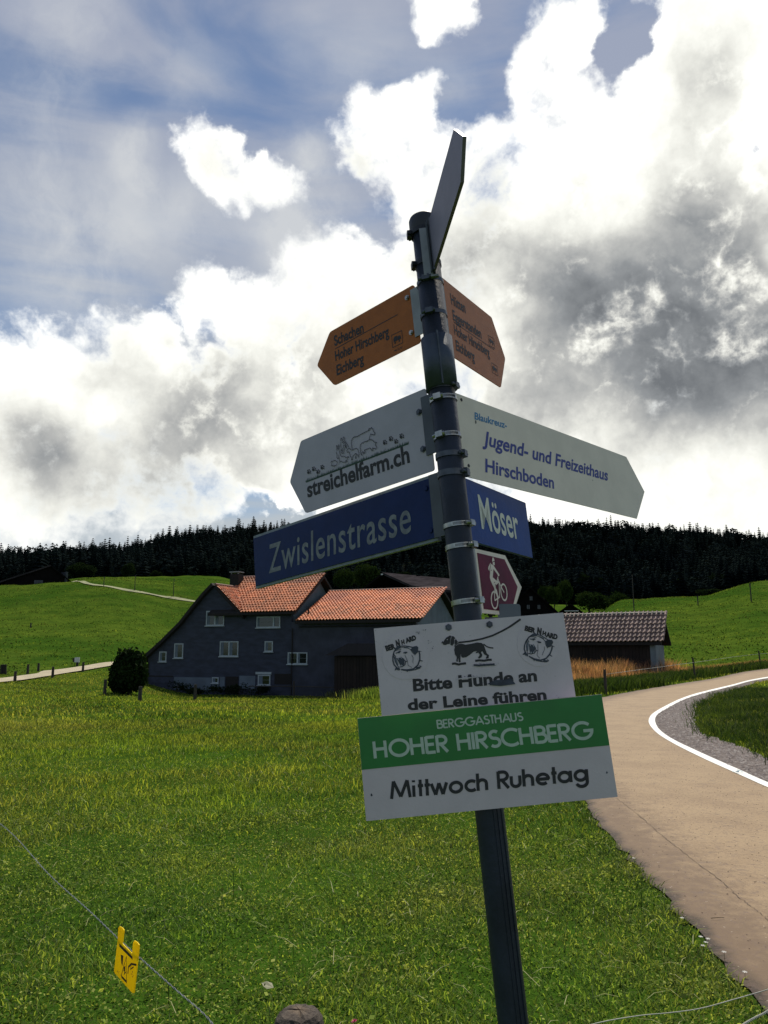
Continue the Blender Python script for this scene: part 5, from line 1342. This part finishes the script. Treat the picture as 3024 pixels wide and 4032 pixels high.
# dog notice
s = Sign('hund', 'notice_sign', 'white notice with leashed dachshund reading Bitte Hunde an der Leine führen')
M_HW = mat('scuffed_white_face', (.60, .53, .58), .6, .08, 10, bump=.05, bscale=150)
plate(s, s.outline(), M_HW, .002)
letters(s, 'lettering', 'Bitte Hunde an', (343, 516), (1079, 455), (338, 441), M_PRINT, .036, 'H', Z5)
letters(s, 'lettering', 'der Leine führen', (312, 629), (1136, 566), (306, 560), M_PRINT, .036, 'd', Z5)
dog_f = [
    [(1003, 440), (1012, 428), (1024, 436), (1016, 452), (1003, 450)],
    [(1022, 468), (1016, 456), (1030, 425), (1060, 385), (1100, 362), (1117, 366), (1108, 395), (1103, 440), (1098, 462), (1075, 462), (1050, 474)],
    [(1122, 368), (1145, 372), (1165, 400), (1150, 400), (1150, 450), (1128, 482), (1106, 470), (1110, 420)],
    [(1168, 402), (1195, 438), (1172, 460), (1155, 468), (1156, 420)],
    [(1200, 462), (1240, 458), (1280, 470), (1350, 458), (1420, 443), (1470, 450), (1492, 470), (1505, 500), (1520, 545), (1532, 575), (1556, 590), (1552, 625), (1525, 634), (1518, 622), (1530, 600), (1498, 580), (1480, 545), (1462, 555), (1478, 590), (1470, 615), (1440, 632), (1426, 622), (1440, 605), (1448, 585), (1430, 560), (1410, 545), (1380, 548), (1330, 590), (1290, 615), (1250, 622), (1235, 610), (1225, 575), (1222, 640), (1225, 670), (1205, 678), (1200, 640), (1195, 620), (1190, 650), (1194, 665), (1180, 670), (1175, 655), (1180, 615), (1158, 580), (1150, 530), (1160, 490)],
    [(1403, 552), (1430, 552), (1425, 566), (1405, 570)]]
dog_s = [([(1152, 490), (1172, 468), (1196, 452)], .0022), ([(1198, 445), (1330, 430), (1480, 400), (1600, 362), (1705, 312), (1795, 262)], .0038), ([(1795, 262), (1850, 225), (1925, 172)], .0042), ([(1492, 462), (1530, 492), (1570, 505), (1606, 508)], .0026),
         ([(1125, 692), (1160, 688), (1200, 700), (1240, 692), (1288, 686)], .0045), ([(1395, 658), (1440, 652), (1500, 656), (1550, 646), (1588, 646)], .0045)]
draw(s, 'dachshund_picture', dog_s, M_PRINT, Z5r, .003, z=.0006, fills=dog_f)
flat(s.e, 'dog_eye', [[s.uv(*Z5r(*p)) for p in [(1062, 408), (1072, 404), (1074, 414), (1064, 418)]]], M_HW, .0020)
# ink smears and scratches
def blot(cx_, cy_, rx_, ry_, n, conv, seed):
    r_ = random.Random(seed); out_ = []
    for _ in range(n):
        x_ = cx_ + r_.gauss(0, rx_); y_ = cy_ + r_.gauss(0, ry_); k_ = r_.uniform(2, 9)
        out_.append([(x_ + k_ * r_.uniform(.5, 1.3) * math.cos(t), y_ + k_ * .5 * r_.uniform(.5, 1.3) * math.sin(t)) for t in np.linspace(0, 6.28, 7)[:-1]])
    return out_
bl = blot(1500, 700, 60, 8, 30, Z5r, 1) + blot(1600, 690, 25, 15, 14, Z5r, 2) + blot(1380, 840, 70, 8, 34, Z5r, 3) + blot(1230, 850, 25, 10, 10, Z5r, 4) + blot(860, 440, 12, 14, 7, Z5r, 5) + blot(900, 520, 12, 16, 6, Z5r, 6) + blot(735, 330, 14, 10, 9, Z5r, 7) + blot(808, 300, 12, 14, 8, Z5r, 8)
draw(s, 'ink_smear', [([(1375, 706), (1440, 712), (1520, 705), (1620, 700)], .004)], M_SMUDGE, Z5r, .003, z=.0024, fills=bl)
draw(s, 'ink_smear', [], M_SMUDGE, Z5s, .003, z=.0026, fills=[[(-150, 1470), (0, 1400), (180, 1395), (285, 1370), (370, 1475), (300, 1485), (100, 1510), (-60, 1500)]])
draw(s, 'worn_paint', [], M_HW, Z5r, .003, z=.0029, fills=[[(1180, 866), (1250, 856), (1330, 850), (1400, 846), (1390, 854), (1300, 866), (1185, 877)]])
specks = []
r_ = random.Random(4)
for _ in range(60):
    x_ = r_.uniform(130, 1290); y_ = r_.uniform(140, 640) ; k_ = r_.uniform(.7, 2.0)
    if x_ > 330 and y_ > 400 and x_ < 1100: continue
    specks.append([(x_ - k_, y_ - k_), (x_ + k_, y_ - k_ * .6), (x_ + k_ * .8, y_ + k_), (x_ - k_ * .6, y_ + k_ * .8)])
for _ in range(16):
    y_ = r_.uniform(150, 650); x_ = 116 + (y_ - 143) * .075; k_ = r_.uniform(1, 2.4); specks.append([(x_, y_ - k_), (x_ + k_ * 1.4, y_), (x_, y_ + k_)])
draw(s, 'specks', [], M_SMUDGE, Z5, .002, z=.0006, fills=specks)
bolt(s, 552, 136, Z5, .0075, M_DSTEEL, .004); bolt(s, 795, 119, Z5, .0075, M_DSTEEL, .004)
M_STICK = mat('sticker_film', (.58, .51, .56), .5, .05, 30)
M_INK1 = mat('sticker_ink', (.035, .045, .07), .6, .2, 60); M_INK2 = mat('sticker_mid_ink', (.13, .15, .20), .6, .3, 60); M_INKL = mat('sticker_pale', (.46, .47, .52), .5)
def sticker(s, conv, cxy, rad, rot_letters, bear, name):
    mb = MB(); cu, cv = s.uv(*conv(*cxy))
    mb.prism([(cu + rad * math.cos(t), cv + rad * math.sin(t)) for t in np.linspace(0, 2 * math.pi, 40)[:-1]], 2, .0, .0007)
    e = mb.build(name, M_STICK, s.e)
    return e
# right sticker, drawn from its own picture
sticker(s, Z5s, (790, 740), .046, None, None, 'round_sticker')
letters(s, 'sticker_lettering', 'BER', (536, 478), (735, 535), (560, 380), M_PRINT, .075, 'H', Z5s, .0012)
letters(s, 'sticker_lettering', 'N', (770, 545), (850, 568), (782, 408), M_PRINT, .075, 'H', Z5s, .0012)
letters(s, 'sticker_lettering', 'H', (868, 560), (935, 585), (880, 478), M_PRINT, .075, 'H', Z5s, .0012)
letters(s, 'sticker_lettering', 'ARD', (930, 600), (1145, 650), (945, 500), M_PRINT, .075, 'H', Z5s, .0012)
br_s = [([(690, 560), (620, 610), (570, 680), (540, 760), (535, 830), (560, 900), (600, 960)], .0028), ([(620, 960), (720, 1010), (840, 1035), (940, 1000), (1010, 920), (1045, 830), (1055, 760)], .0030), ([(650, 985), (760, 1040), (860, 1060), (960, 1065)], .0020), ([(770, 555), (850, 580), (930, 630), (990, 670)], .0022),
        ([(590, 680), (575, 780), (590, 880), (600, 940)], .0016), ([(740, 580), (800, 590), (870, 620), (920, 680), (945, 780)], .0012), ([(640, 600), (700, 600), (760, 620)], .0014), ([(620, 730), (650, 760), (640, 820), (655, 900)], .0014), ([(610, 905), (660, 920), (720, 905), (760, 850), (790, 860)], .0018), ([(700, 740), (740, 800), (750, 850)], .0014),
        ([(785, 740), (790, 850), (770, 940), (820, 1000)], .0009), ([(905, 780), (910, 840), (880, 900), (870, 940)], .0009), ([(640, 640), (700, 650), (735, 640)], .0018), ([(610, 620), (600, 660), (620, 700)], .0018), ([(1000, 930), (1050, 965)], .0018), ([(960, 1020), (990, 1050)], .0018), ([(1060, 770), (1095, 790)], .001)]
br_f = [[(660, 590), (690, 545), (735, 530), (775, 560), (760, 590), (700, 590)], [(925, 680), (985, 650), (1050, 660), (1070, 700), (1030, 780), (975, 800), (955, 815), (945, 740)], [(765, 685), (800, 680), (850, 695), (845, 715), (800, 720)], [(620, 740), (670, 745), (720, 770), (740, 820), (720, 880), (680, 915), (640, 890), (630, 820)], [(660, 640), (720, 625), (750, 645), (700, 670)], [(500, 935), (540, 885), (560, 910), (575, 970), (545, 930)], [(690, 1000), (715, 1050), (740, 1020)], [(900, 1020), (990, 1050), (950, 1070), (880, 1050)]]
draw(s, 'bear_drawing', br_s, M_INK1, Z5s, .002, z=.0012, fills=br_f)
draw(s, 'bear_teeth', [], M_INKL, Z5s, .002, z=.0022, fills=[[(632, 745), (650, 748), (645, 778)], [(700, 755), (715, 765), (706, 790)], [(650, 905), (660, 870), (672, 908)], [(690, 905), (705, 870), (712, 895)]])
draw(s, 'bear_shading', [([(600, 700), (590, 860)], .004), ([(660, 830), (690, 880)], .003), ([(820, 600), (900, 640)], .003)], M_INK2, Z5s, .002, z=.0009, fills=[[(640, 790), (690, 800), (700, 870), (670, 900), (645, 860)]])
# left sticker, the same round print turned the other way
sticker(s, Z5r, (580, 600), .049, None, None, 'round_sticker')
letters(s, 'sticker_lettering', 'BER', (358, 545), (470, 512), (337, 480), M_PRINT, .075, 'H', Z5r, .0012)
letters(s, 'sticker_lettering', 'N', (478, 500), (522, 482), (462, 415), M_PRINT, .075, 'H', Z5r, .0012)
letters(s, 'sticker_lettering', 'H', (538, 470), (574, 458), (528, 415), M_PRINT, .075, 'H', Z5r, .0012)
letters(s, 'sticker_lettering', 'ARD', (588, 452), (710, 410), (572, 392), M_PRINT, .075, 'H', Z5r, .0012)
def T(p):  # right sticker drawing carried over to the left one
    x_, y_ = p; X2 = (x_ - 800) / 4.7057 * 2.9625; Y2 = (y_ - 790) / 4.7057 * 2.9625; a_ = R(-22)
    return (595 + X2 * math.cos(a_) - Y2 * math.sin(a_), 618 + X2 * math.sin(a_) + Y2 * math.cos(a_))
draw(s, 'bear_drawing', [([T(p) for p in q[0]], q[1]) for q in br_s], M_INK1, Z5r, .002, z=.0012, fills=[[T(p) for p in f_] for f_ in br_f])
draw(s, 'bear_teeth', [], M_INKL, Z5r, .002, z=.0022, fills=[[T(p) for p in f_] for f_ in [[(632, 745), (650, 748), (645, 778)], [(700, 755), (715, 765), (706, 790)], [(650, 905), (660, 870), (672, 908)]]])
draw(s, 'bear_shading', [([T((600, 700)), T((590, 860))], .004), ([T((820, 600)), T((900, 640))], .003)], M_INK2, Z5r, .002, z=.0009)

# mountain-inn board
s = Sign('berg', 'notice_sign', 'large green and white board reading Berggasthaus Hoher Hirschberg Mittwoch Ruhetag')
M_BW = mat('matt_white_face', (.60, .52, .56), .6, .07, 9, bump=.08, bscale=170)
plate(s, s.outline(), M_BW, .003)
gL = s.uv(1425, 3031); gR = s.uv(2401, 2934); q = s.q
plate(s, [(q[0] + .0004, gL[1]), (q[1] - .0004, gR[1]), (q[1] - .0004, q[3] - s.m - .0006), (q[0] + .0004, q[3] - s.m - .0006)], M_GREEN, .0006, 'green_panel', .0009)
geo_text(s, 'lettering', 'BERGGASTHAUS', (489, 737), (994, 690), (483, 687), M_GREENTXT, .18, Z5, .0012)
geo_text(s, 'lettering', 'HOHER HIRSCHBERG', (118, 914), (1410, 794), (108, 814), M_GREENTXT, .185, Z5, .0012)
geo_text(s, 'lettering', 'Mittwoch Ruhetag', (214, 1155), (1376, 1046), (210, 1052), M_PRINT, .19, Z5, .0005)
flat(s.e, 'specks', [[(u_ - .0018, v_ - .002), (u_ + .0018, v_ - .0015), (u_ + .0012, v_ + .002), (u_ - .001, v_ + .0018)] for u_, v_ in [s.uv(*Z5(1492, 998)), s.uv(*Z5(94, 1129)), s.uv(*Z5(96, 1133))]], M_SMUDGE, .0005)
clamp(s, 3000, M_DSTEEL, 60, 0, False, .010)

# ------------------------------------------------------------------ grass
M_BLADE = leafmat('grass_blades', (.092, .185, .018), (.180, .245, .030), .47, .9, .5, True, (.175, .205, .040), spec=.15)
M_BLADEF = leafmat('meadow_blades', (.118, .200, .014), (.195, .245, .022), .48, .35, .6, True, (.190, .210, .030), spec=.1)
M_WEED = leafmat('weed_green', (.040, .080, .010), (.080, .125, .016), .35, .8, .6, True, spec=.1)
M_HILLB = leafmat('hill_blades', (.075, .140, .012), (.120, .175, .018), .35, .12, .7, True, (.060, .085, .014), spec=0)
M_CLOVER = leafmat('clover_leaves', (.120, .190, .022), (.215, .262, .045), .42, 1.5, .8, True, spec=.0)
M_DRY = leafmat('dry_grass', (.40, .22, .080), (.24, .17, .060), .4, 1.5, .6, True)
def noise2(X, Y, s=1.0, seed=0):
    r_ = np.random.default_rng(seed); v = np.zeros_like(X)
    for k in range(7):
        a_ = r_.uniform(0, 6.28); f_ = s * r_.uniform(.5, 2.6); v += np.sin((X * math.cos(a_) + Y * math.sin(a_)) * f_ + r_.uniform(0, 6.28)) / (1 + .25 * k)
    return v / 4
HP = [tuple(H(-.1, -.05)[:2]), tuple(H(24, -.05)[:2]), tuple(H(24, 9)[:2]), tuple(H(-.1, 9)[:2])]
PORCH = [tuple(H(pw[0] - .1, PY)[:2]), tuple(H(24, PY)[:2]), tuple(H(24, 0)[:2]), tuple(H(pw[0] - .1, 0)[:2])]
def scatter(n, y0, y1, umax=.56, keep=None):
    y = np.sqrt(rng.random(n) * (y1**2 - y0**2) + y0**2); u = rng.uniform(-umax, umax, n); P = np.stack([u * y, y], 1)
    ok = ~inpoly(P, ROADPOLY) & ~inpoly(P, PATHPOLY) & ~inpoly(P, HP) & ~inpoly(P, PORCH)
    return P[ok]
def blades(name, P, hgt, wid, m, bend=.5, label=None, tintfn=None, seg2=True, extra=None):
    n = len(P); X, Y = P[:, 0], P[:, 1]; Z = tz(X, Y)
    a = rng.uniform(0, 2 * math.pi, n); h = hgt(X, Y) if callable(hgt) else np.full(n, hgt)
    h = h * rng.uniform(.45, 1.35, n); w = wid * rng.uniform(.6, 1.4, n)
    dx, dy = np.cos(a), np.sin(a); fa = rng.uniform(0, 2 * math.pi, n); wx, wy = np.cos(fa), np.sin(fa)
    b = bend * rng.uniform(.2, 1.5, n) * h
    B = np.stack([X, Y, Z - .01], 1); W = np.stack([wx * w / 2, wy * w / 2, 0 * w], 1)
    Mid = B + np.stack([dx * b * .35, dy * b * .35, h * .6], 1); Top = B + np.stack([dx * b, dy * b, h * (1 - .15 * bend)], 1)
    V = np.stack([B - W, B + W, Mid + W * .8, Mid - W * .8, Top], 1).reshape(-1, 3)
    i = np.arange(n)[:, None] * 5
    F = np.concatenate([i + [0, 1, 2], i + [0, 2, 3], i + [3, 2, 4]], 0)
    t = rng.random(n) if tintfn is None else tintfn(X, Y)
    me = fast_mesh(name, V, F, m, False, {'tint': np.repeat(np.clip(t, 0, 1), 5)})
    o = link(name, me); tag(o, label, kind='stuff'); return o
tf = lambda X, Y: np.clip(np.where(rng.random(len(X)) < .30, rng.normal(.88, .14, len(X)), rng.normal(.20, .15, len(X))) + (.30 * noise2(X, Y, .9, 3) + .20 * noise2(X, Y, 3.4, 13)) , 0, 1)
hn = lambda k: (lambda X, Y: k * np.clip(1 + .75 * noise2(X, Y, 1.9, 5), .35, 2.2))
edge_keep = None
P = scatter(230000, 3.0, 9.5); P = P[rng.random(len(P)) < np.clip((9.6 - P[:, 1]) / 3.0, 0, 1)]; P = P[rng.random(len(P)) < np.clip(.95 + .8 * noise2(P[:, 0], P[:, 1], 3.2, 15), .35, 1)]; P = P[rng.random(len(P)) < .72]; blades('near_grass', P, hn(.043), .0058, M_BLADE, .95, 'short mown grass around the foot of the signpost', tf)
P = scatter(170000, 6.0, 24); P = P[rng.random(len(P)) < np.clip((P[:, 1] - 6) / 3.4, 0, 1) * np.clip((24 - P[:, 1]) / 4, 0, 1)]; blades('middle_grass', P, hn(.072), .0095, M_BLADEF, .8, 'sunlit meadow grass in the middle distance', tf)
P = scatter(120000, 19, 62, .56); P = P[rng.random(len(P)) < np.clip((P[:, 1] - 19) / 4, 0, 1)]; blades('far_grass', P, hn(.10), .028, M_BLADEF, .7, 'meadow grass running up to the farmhouse', tf)
P = scatter(70000, 62, 175, .62); blades('hill_grass', P, hn(.13), .12, M_HILLB, .8, 'coarse grass tufts on the far hillsides', tf)
# clover and broad leaves between the blades
P = scatter(190000, 3.0, 12.5); P = P[(rng.random(len(P)) < np.clip(.62 + .9 * noise2(P[:, 0], P[:, 1], 2.2, 9), .12, 1)) & (rng.random(len(P)) < np.clip((12.6 - P[:, 1]) / 5, 0, 1))]
n = len(P); Z = tz(P[:, 0], P[:, 1]) + rng.uniform(.010, .058, n)
nrm = rng.normal(size=(n, 3)) * .62 + [0, 0, 1]; nrm /= np.linalg.norm(nrm, axis=1)[:, None]
t1 = np.cross(nrm, rng.normal(size=(n, 3))); t1 /= np.linalg.norm(t1, axis=1)[:, None]; t2 = np.cross(nrm, t1)
s_ = (rng.uniform(.0040, .0095, n) * np.where(rng.random(n) < .05, 1.9, 1))[:, None]; C = np.stack([P[:, 0], P[:, 1], Z], 1)
V = np.stack([C - t1 * s_, C - t2 * s_ * .75, C + t1 * s_, C + t2 * s_ * .75], 1).reshape(-1, 3)
tag(link('clover', fast_mesh('clover', V, np.arange(4 * n).reshape(n, 4), M_CLOVER, False, {'tint': np.repeat(np.clip(np.where(rng.random(n) < .30, rng.normal(.92, .12, n), rng.normal(.20, .16, n)) + .18 * noise2(P[:, 0], P[:, 1], 3.5, 21), 0, 1), 4)})), 'clover and small round leaves among the grass', kind='stuff')  # bright tints paint in the highlights on the leaves
P = scatter(700, 3.2, 13); blades('plantain_stalks', P, .17, .004, M_WEED, .25, 'thin dark stalks standing above the grass', lambda X, Y: rng.random(len(X)) * .1)
# dry fallen straws
P = scatter(1500, 3.0, 14); n = len(P); a = rng.uniform(0, 6.28, n); L = rng.uniform(.05, .20, n); zz = tz(P[:, 0], P[:, 1]) + rng.uniform(.04, .07, n)
d = np.stack([np.cos(a), np.sin(a), rng.uniform(-.1, .25, n)], 1); C = np.stack([P[:, 0], P[:, 1], zz], 1); pn_ = np.stack([-np.sin(a), np.cos(a), 0 * a], 1) * .0016
M1 = C + d * (L * .5)[:, None] + [0, 0, .015]
V = np.stack([C - pn_, C + pn_, M1 + pn_, M1 - pn_, C + d * L[:, None]], 1).reshape(-1, 3); i = np.arange(n)[:, None] * 5
tag(link('fallen_straw', fast_mesh('fallen_straw', V, np.concatenate([i + [0, 1, 2], i + [0, 2, 3], i + [3, 2, 4]]), leafmat('straw', (.34, .33, .13), (.26, .27, .10), .3, 2), False)), 'dry straws lying in the grass', kind='stuff')
# ragged taller grass along the near road edge and inside the bend
def along(curve, n, spread, inner_side=1):
    C = np.array(resample(curve, 400)); k = rng.integers(1, 399, n); t = C[k + 0] - C[k - 1]; t /= np.linalg.norm(t, axis=1)[:, None]
    nn = np.stack([-t[:, 1], t[:, 0]], 1) * inner_side; return C[k] + nn * (np.abs(rng.normal(0, spread, n)) - .02)[:, None]
P = along(outer, 9000, .10, 1); P = P[P[:, 1] < 14]; P = P[P[:, 1] > 2.6]
blades('road_verge_grass', P, .07, .0055, M_BLADE, 1.2, 'grass tufts leaning over the near road edge', tf)
inner_poly = [tuple(p) for p in gi] + [(20, 40), (30, 10)]
y = rng.uniform(7, 30, 200000); P = np.stack([rng.uniform(3, 20, 200000), y], 1); P = P[inpoly(P + rng.normal(0, .13, P.shape), [tuple(p) for p in gi])]; P = P[P[:, 0] / P[:, 1] < .60][:60000]
blades('bend_grass', P, lambda X, Y: .17 * (1 + .6 * noise2(X, Y, 2.2, 6)), .011, M_WEED, .7, 'taller dark green grass inside the road bend', lambda X, Y: np.clip(rng.normal(.25, .22, len(X)) + .2 * noise2(X, Y, 1.5, 8), 0, 1))
# tall dry grass and weeds before the shed
def strip(n, pxa, pxb, pya, pyb, skew=0.0):
    k = 500; out_ = []
    for _ in range(k):
        t = random.random(); x_ = pxa + (pxb - pxa) * t; y_ = (pya + (pyb - pya) * t)
        out_.append(ground(x_, y_ + random.uniform(-4, 4))[:2])
    out_ = np.array(out_); return out_[rng.integers(0, k, n)] + rng.normal(0, .5, (n, 2))
def off_road(P): return P[~inpoly(P, ROADPOLY)]
P = off_road(strip(11000, 2200, 2650, 2690, 2652)); blades('dry_grass', P, lambda X, Y: .75 * np.clip(1 + .9 * noise2(X, Y, 1.4, 2), .3, 2), .020, M_DRY, .35, 'tall orange dry grass in front of the shed')
P = off_road(strip(8000, 2560, 3024, 2672, 2618)); blades('dry_grass_thin', P, .35, .022, M_DRY, .4, 'thin dry grass on the bank beside the far road')
P = off_road(np.concatenate([strip(13000, 2150, 2560, 2738, 2698), strip(9000, 2520, 3040, 2694, 2622)])); blades('verge_weeds', P, .42, .034, M_WEED, .5, 'green weeds between the dry grass and the road', lambda X, Y: np.clip(rng.normal(.22, .2, len(X)), 0, 1))
# yellowish seed heads by the house corner
P = strip(3000, 1340, 1500, 2742, 2745); blades('porch_grass', P, .5, .03, M_BLADE, .4, 'taller grass in front of the dark porch', tf)
# small white daisies beside the road
M_PETAL = mat('petals', (.75, .72, .66), .6)
for i, (px, py) in enumerate([(2497, 3412), (2688, 3650), (2762, 3728), (2782, 3742), (2770, 3752), (2790, 3738), (2854, 3792), (2935, 3862)]):
    P_ = ground(px, py); o = empty('daisy', P_); tag(o, 'small white daisy at the grass edge of the near lane', 'flower', 'daisies beside the lane')
    mb = MB(); z = random.uniform(.035, .06)
    for k in range(9):
        a_ = k * 6.283 / 9; mb.poly([(0, 0, z), (.011 * math.cos(a_ - .25), .011 * math.sin(a_ - .25), z + .003), (.014 * math.cos(a_), .014 * math.sin(a_), z + .001), (.011 * math.cos(a_ + .25), .011 * math.sin(a_ + .25), z + .003)])
    link('petals', mb.raw('petals', M_PETAL), o); MB().tube([(0, 0, 0), (0, 0, z)], .001, 5).build('stem', M_CLOVER, o)
# stones and crumbs on gravel and road
P = rng.uniform([3, 7], [20, 30], (60000, 2)); band = [tuple(p) for p in li] + [tuple(p) for p in gi][::-1]; P = P[inpoly(P, band)]; P = P[P[:, 0] / P[:, 1] < .6][:9000]
def stones(name, P, s0, s1, m, label, lift=.015):
    n = len(P); s = rng.uniform(s0, s1, n)[:, None]; C = np.stack([P[:, 0], P[:, 1], tz(P[:, 0], P[:, 1]) + lift], 1)
    base_ = np.array([[1, 0, 0], [.2, .9, .1], [-.9, .3, 0], [-.3, -.9, .1], [.1, .1, .8]]); a = rng.uniform(0, 6.28, n)
    V = base_[None] * rng.uniform(.6, 1.3, (n, 5, 3)); c, sn = np.cos(a)[:, None], np.sin(a)[:, None]
    V = np.stack([V[..., 0] * c - V[..., 1] * sn, V[..., 0] * sn + V[..., 1] * c, V[..., 2]], 2) * s[:, :, None] + C[:, None]
    i = np.arange(n)[:, None] * 5; Fq = np.concatenate([i + [0, 1, 4], i + [1, 2, 4], i + [2, 3, 4], i + [3, 0, 4]])
    tag(link(name, fast_mesh(name, V.reshape(-1, 3), Fq, m)), label, kind='stuff')
stones('gravel_stones', P, .012, .032, mat('stone_grey', (.27, .24, .225), .9, scale=9, col2=(.10, .08, .08)), 'loose grey stones on the shoulder inside the bend')
P = rng.uniform([0, 2.5], [9, 24], (14000, 2)); P = P[inpoly(P, [tuple(p) for p in outer] + [tuple(p) for p in lo][::-1])][:2600]
stones('road_grit', P, .003, .008, mat('grit', (.11, .07, .05), .9, .4, 9), 'small grit scattered over the lane', .014)

# small things lying about
P_ = ground(2908, 3048); wr = empty('crumpled_wrapper', P_); tag(wr, 'crumpled pale blue scrap lying on the white road line', 'litter')
mb = MB(); r_ = random.Random(3)
for k in range(14):
    x_, y_, z_ = r_.uniform(-.07, .07), r_.uniform(-.03, .03), .022 + r_.uniform(0, .03)
    mb.poly([(x_ + r_.uniform(-.04, .04), y_ + r_.uniform(-.03, .03), z_ + r_.uniform(-.012, .012)) for _ in range(3)])
mb.build('foil', mat('pale_foil', (.38, .52, .56), .4), wr)
P_ = ground(2830, 3632); tw = MB().tube([(P_[0] - .045, P_[1], .022), (P_[0], P_[1] + .004, .024), (P_[0] + .04, P_[1] + .012, .021)], .0022, 6, .0014).build('twig', M_DRY); tag(tw, 'short dry twig lying on the brown edge of the lane', 'twig')
P_ = ground(1055, 3925); lf = empty('dry_leaf', (P_[0], P_[1], P_[2] + .045), 1.1); lf.scale = (.7, .7, .7); tag(lf, 'pale curled dead leaf in the grass left of the old post', 'leaf')
MB().poly([(0, -.045, 0), (.03, -.01, .012), (.022, .03, .02)]).poly([(0, -.045, 0), (.022, .03, .02), (.0, .055, .012)]).poly([(0, -.045, 0), (0, .055, .012), (-.025, .02, .004)]).poly([(0, -.045, 0), (-.025, .02, .004), (-.03, -.012, -.004)]).build('blade', mat('pale_leaf', (.20, .20, .11), .7), lf)
P_ = atz(1396, 4020, .10); fl_o = empty('clover_flower', (P_[0], P_[1], 0)); tag(fl_o, 'single pink clover flower right of the old post', 'flower')
mb = MB(); r_ = random.Random(9)
for k in range(40):
    a_, b_ = r_.uniform(0, 6.28), r_.uniform(.2, 1.5); d_ = np.array([math.cos(a_) * math.sin(b_), math.sin(a_) * math.sin(b_), math.cos(b_)]); c_ = np.array([0, 0, .095])
    t_ = np.cross(d_, [0, 0, 1]) * .003; mb.poly([c_ + d_ * .004 - t_, c_ + d_ * .004 + t_, c_ + d_ * .016])
link('blossom', mb.raw('blossom', mat('pink_petals', (.55, .03, .16), .6)), fl_o); MB().tube([(0, 0, 0), (0, 0, .095)], .0013, 5).build('stem', M_CLOVER, fl_o)
